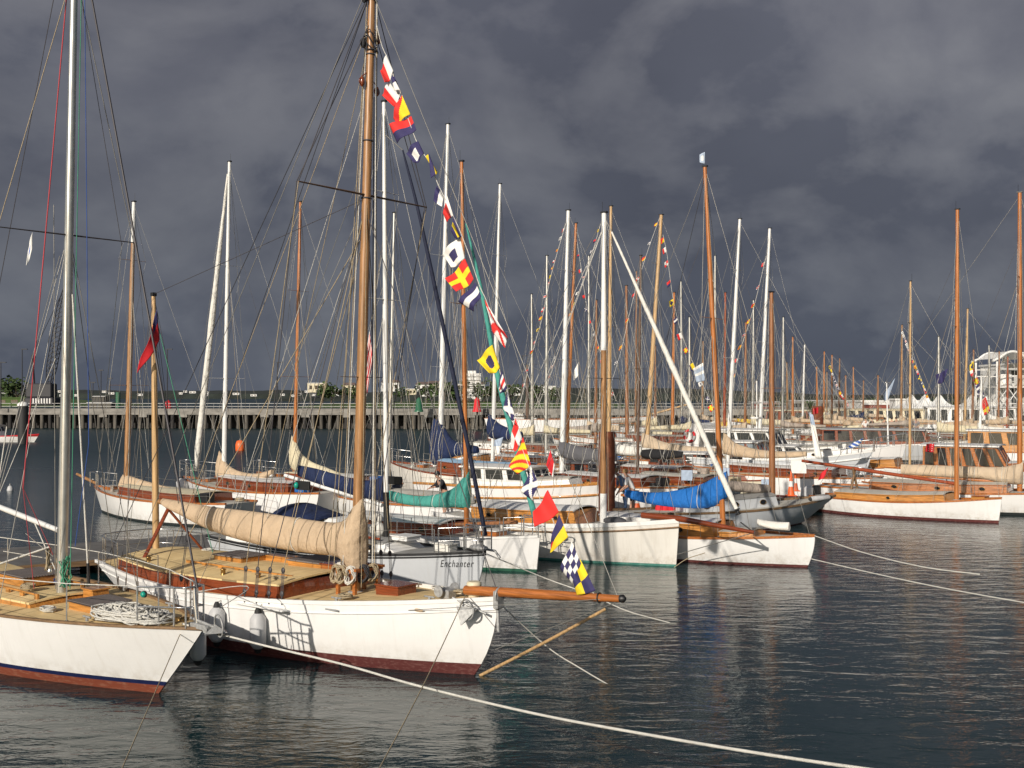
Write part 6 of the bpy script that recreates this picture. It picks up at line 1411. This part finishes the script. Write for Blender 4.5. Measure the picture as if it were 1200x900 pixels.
def person(w0, rz, label, lean=.15, top='black_cloth', low='black_cloth', bare=True, hair='hair_dark', arms=((.32, .05, 1.05), (.38, -.05, 1.0)), h=1.72, group=None, cap=None, sitting=False):
    o = empty('person', w0, rz, label, 'person', group); k = h/1.72; V = lambda x, y, z: Vector((x, y, z))*k
    le = lean; J = {}
    hip = V(0, 0, .92); ch = hip+V(.46*math.sin(le), 0, .46*math.cos(le)); nk = ch+V(.1*math.sin(le*1.2), 0, .1*math.cos(le)); hd = nk+V(.04+.1*math.sin(le*1.2), 0, .13)
    J['hip'] = (hip, (.15*k, .1*k)); J['waist'] = (hip.lerp(ch, .45), (.13*k, .095*k)); J['chest'] = (ch-V(0, 0, .05), (.155*k, .11*k)); J['neck'] = (nk, .055*k)
    E = [('hip', 'waist'), ('waist', 'chest'), ('chest', 'neck')]; A = {}; AE = {}
    for s_, nm in ((1, 'l'), (-1, 'r')):
        sh = ch+V(0, .19*s_, -.0); at_ = V(arms[0 if s_ > 0 else 1][0], .16*s_+arms[0 if s_ > 0 else 1][1], arms[0 if s_ > 0 else 1][2])
        mid = (sh+at_)/2+V(-.07, .05*s_, -.05)
        J['sh'+nm] = (sh, .062*k); J['el'+nm] = (mid, .043*k); J['wr'+nm] = (at_, .03*k); J['ha'+nm] = (at_+(at_-mid).normalized()*.09*k, (.035*k, .018*k))
        E += [('chest', 'sh'+nm), ('sh'+nm, 'el'+nm), ('el'+nm, 'wr'+nm), ('wr'+nm, 'ha'+nm)]
        kn = V(.04, .1*s_, .5); an_ = V(-.02+.1*(s_ > 0), .11*s_, .09)
        J['th'+nm] = (V(.0, .09*s_, .84), .085*k); J['kn'+nm] = (kn, .055*k); J['cf'+nm] = (kn.lerp(an_, .35), .052*k); J['an'+nm] = (an_, .036*k); J['to'+nm] = (an_+V(.16, .01*s_, -.06), (.04*k, .025*k))
        E += [('hip', 'th'+nm), ('th'+nm, 'kn'+nm), ('kn'+nm, 'cf'+nm), ('cf'+nm, 'an'+nm), ('an'+nm, 'to'+nm)]
    J['head'] = (hd-V(0, 0, .04), .07*k); J['crown'] = (hd+V(0, 0, .07), .075*k); E += [('neck', 'head'), ('head', 'crown')]
    b = skinned('body', J, E, 'skin', o)
    g = 1.18
    def sub_(keys, ed, nm, mt, add=.012): return skinned(nm, {q: (J[q][0], tuple(v+add for v in J[q][1]) if isinstance(J[q][1], tuple) else J[q][1]+add) for q in keys}, ed, mt, o)
    ks = ['waist', 'hip', 'chest', 'neck', 'shl', 'ell', 'shr', 'elr']; ee = [('waist', 'hip'), ('waist', 'chest'), ('chest', 'neck'), ('chest', 'shl'), ('shl', 'ell'), ('chest', 'shr'), ('shr', 'elr')]
    if top == 'black_cloth': ks += ['wrl', 'wrr']; ee += [('ell', 'wrl'), ('elr', 'wrr')]
    J['neck'] = (J['chest'][0].lerp(J['neck'][0], .75), .06*k)
    sub_(ks, ee, 'shirt', top, .016)
    ks = ['hip', 'thl', 'knl', 'thr', 'knr']; ee = [('hip', 'thl'), ('thl', 'knl'), ('hip', 'thr'), ('thr', 'knr')]
    if not bare: ks += ['cfl', 'anl', 'cfr', 'anr']; ee += [('knl', 'cfl'), ('cfl', 'anl'), ('knr', 'cfr'), ('cfr', 'anr')]
    sub_(ks, ee, 'trousers' if not bare else 'shorts', low, .02)
    c = hd+V(-.015, 0, .055); mb = MB(); mb.ball(c, (.105*k, .095*k, .1*k), 14)
    if cap: mb.box(c+V(.1, 0, 0), (.1*k, .14*k, .02*k))
    mb.build('hair' if not cap else 'cap', cap or hair, o)
    f_ = hd+V(.075, 0, .02); MB().add([f_+V(0, -.012, .02), f_+V(0, .012, .02), f_+V(.03, 0, -.02), f_+V(0, 0, -.03)], [(0, 1, 2), (0, 2, 3), (1, 3, 2)]).build('nose', 'skin', o)
    for s_ in (-1, 1): MB().ball(f_+V(-.003, s_*.03, .03), (.006, .012, .007), 8).build('eye', 'black_metal', o); MB().ball(hd+V(0, s_*.075, .02), (.02, .012, .03), 8).build('ear', 'skin', o)
    for s_, nm in ((1, 'l'), (-1, 'r')):
        w_ = J['ha'+nm][0]; d = (J['ha'+nm][0]-J['wr'+nm][0]).normalized(); u = Vector((0, 0, 1)).cross(d).normalized()
        mb = MB()
        for q in range(4): p = w_+u*(q-1.5)*.02*k; mb.tube([p, p+d*.04*k, p+d*(.075-.008*abs(q-1.4))*k-Vector((0, 0, .02*k))], [.009*k, .008*k, .006*k], 6)
        p = w_-d*.05*k+u*-.035*k*s_; mb.tube([p, p+d*.05*k-u*.015*k*s_], [.01*k, .008*k], 6); mb.build('fingers', 'skin', o)
        a_ = J['to'+nm][0]; MB().box(a_-V(.06, 0, .0), (.25*k, .09*k, .07*k), bev=.025).build('shoe', 'black_rubber' if not bare else 'grey_cloth', o)
    return o
person(onz(522, 607, .44), R(-150), 'person in black jacket and dark cap bending over the teal boom cover', lean=.45, cap='black_cloth', arms=((.5, .0, 1.15), (.52, .0, 1.1)), h=1.72)
person(onz(742, 604, .44), R(160), 'person in white T-shirt and black shorts leaning forward on the pontoon', lean=.4, top='white_cloth', low='black_cloth', arms=((.4, .0, .95), (.45, 0, .9)), hair='hair_blond')
person(onz(734, 599, .44), R(190), 'person in pale blue clothes bent over beside the white T-shirt', lean=.6, top='blue_cloth', low='blue_cloth', bare=False, arms=((.4, .0, .7), (.45, 0, .72)), hair='hair_blond')
PP = [(1014, 92, 'white_cloth'), (1021, 92, 'black_cloth'), (1028, 93, 'blue_cloth'), (1036, 91, 'black_cloth'), (1045, 92, 'black_cloth'), (1051, 94, 'black_cloth'), (1063, 90, 'white_cloth'), (1068, 91, 'blue_cloth'), (1074, 92, 'grey_cloth')]
proto = {}
for k, (px, Y, tp_) in enumerate(PP):
    w0 = at(px, HZ, Y); w0.z = 1.35; lb = 'person in %s top among the group standing on the distant deck' % {'white_cloth': 'a white', 'black_cloth': 'a black', 'blue_cloth': 'a blue', 'grey_cloth': 'a grey'}[tp_]
    if tp_ not in proto: proto[tp_] = person(w0, R(-90+k*40), lb, lean=.1, top=tp_, low='grey_cloth', bare=False, arms=((.2, .1, .95), (.15, -.1, .9)), h=1.7, group='people on the distant deck', cap=None)
    else: c_ = copy_tree(proto[tp_]); c_.location = w0; c_.rotation_euler.z = R(-90+k*40)
MB_ = MB().box((0, 0, .65), (11, 2.6, 1.3), bev=.2)
w0 = at(1044, HZ, 92); o = empty('pontoon', (w0.x, w0.y, 0), .1, 'raised landing stage carrying the distant group of people', 'pontoon'); MB_.build('landing_stage', 'concrete', o)
MB().box((0, 0, 1.32), (11.2, 2.8, .05)).build('walkway', 'dull_wood', o)
# ================================================================ mooring lines and floating spar
def rope(pts, r, mt, label, name='mooring_line', cat='rope', grp=None, k=6):
    P = [Vector(p) for p in pts]; o = MB().tube(smooth([p-P[0] for p in P], k), r, 6).build(name, mt, None, P[0]); return tag(o, label, cat, grp)
def rpx(l): return [at(x, y, Y) for x, y, Y in l]
rope(rpx([(214, 731, 17.3), (300, 754, 16.4), (400, 778, 15.4), (480, 801, 14.4), (560, 821, 13.5), (640, 839, 12.7), (720, 854, 11.9), (860, 878, 10.8), (1000, 899, 9.9), (1200, 925, 8.8), (1330, 940, 8.0)]), .017, 'rope_white', 'thick white mooring rope sweeping from the lower left sloop across the foreground')
rope(rpx([(212, 741, 17.25), (178, 820, 13.4), (145, 896, 10.6), (120, 955, 9)]), .007, 'rope_tan', 'thin line dropping from the lower left sloop bow to the bottom edge')
rope(rpx([(546, 697, 18.6), (500, 795, 14.0), (447, 896, 11.0), (415, 955, 9.5)]), .008, 'rope_tan', 'thin line dropping from the yawl foredeck to the bottom edge')
rope(rpx([(560, 683, 19.0)])+[onz(640, 700, .1)*1.0, onz(725, 720, .02), onz(785, 731, -.02)] if False else rpx([(570, 649, 25.2), (640, 678, 26), (690, 696, 25.5)])+[onz(735, 716, .02), onz(785, 730, .0)], .014, 'rope_white', 'white line running from the lettered sloop bow down into the water behind the bowsprit')
rope([B.world((B.L/2-.2, .05, B.fb+.05)), onz(640, 757, .35), onz(680, 783, .1), onz(719, 806, -.03)], .011, 'rope_white', 'white line slanting under the bowsprit into the water')
for l, r_, lb in (([(955, 628, 30.6), (1010, 647, 28.5), (1080, 664, 26.6), (1148, 673, 25.5)], .014, 'upper white line leading right from the low gaff boat bow'), ([(951, 655, 30.7), (1020, 671, 28.5), (1100, 688, 26.5), (1200, 706, 24.6), (1260, 715, 23.7)], .014, 'lower white line leading right from the low gaff boat to the edge')): rope(rpx(l), r_, 'rope_white', lb)
rope(rpx([(790, 665, 30.5), (805, 655, 30.6), (826, 648, 30.8)]), .012, 'rope_tan', 'short line between the cutter stem and the low gaff boat')
rope([A.world((A.L/2-.9, .9, A.dz(A.L/2-1)+.1)), at(290, 687, 19.4), at(395, 735, 18.2) if False else B.world((-1.2, -B.hy(-1.2, .9), .95))], .008, 'rope_white', 'white line from the lower left sloop to the side of the yawl')
# floating bamboo spar slanting out of the water
a = onz(562, 792, .0); b = at(709, 714, a.y+1.0)
o = MB().tube([(0, 0, 0)]+[(b-a)*(k/6)+Vector((0, 0, -.02*math.sin(PI*k/6))) for k in range(1, 7)], .03, 8).build('spar', 'mast_yellow', None, a); tag(o, 'long pale wooden spar slanting from the yawl waterline up towards the bowsprit end', 'spar')
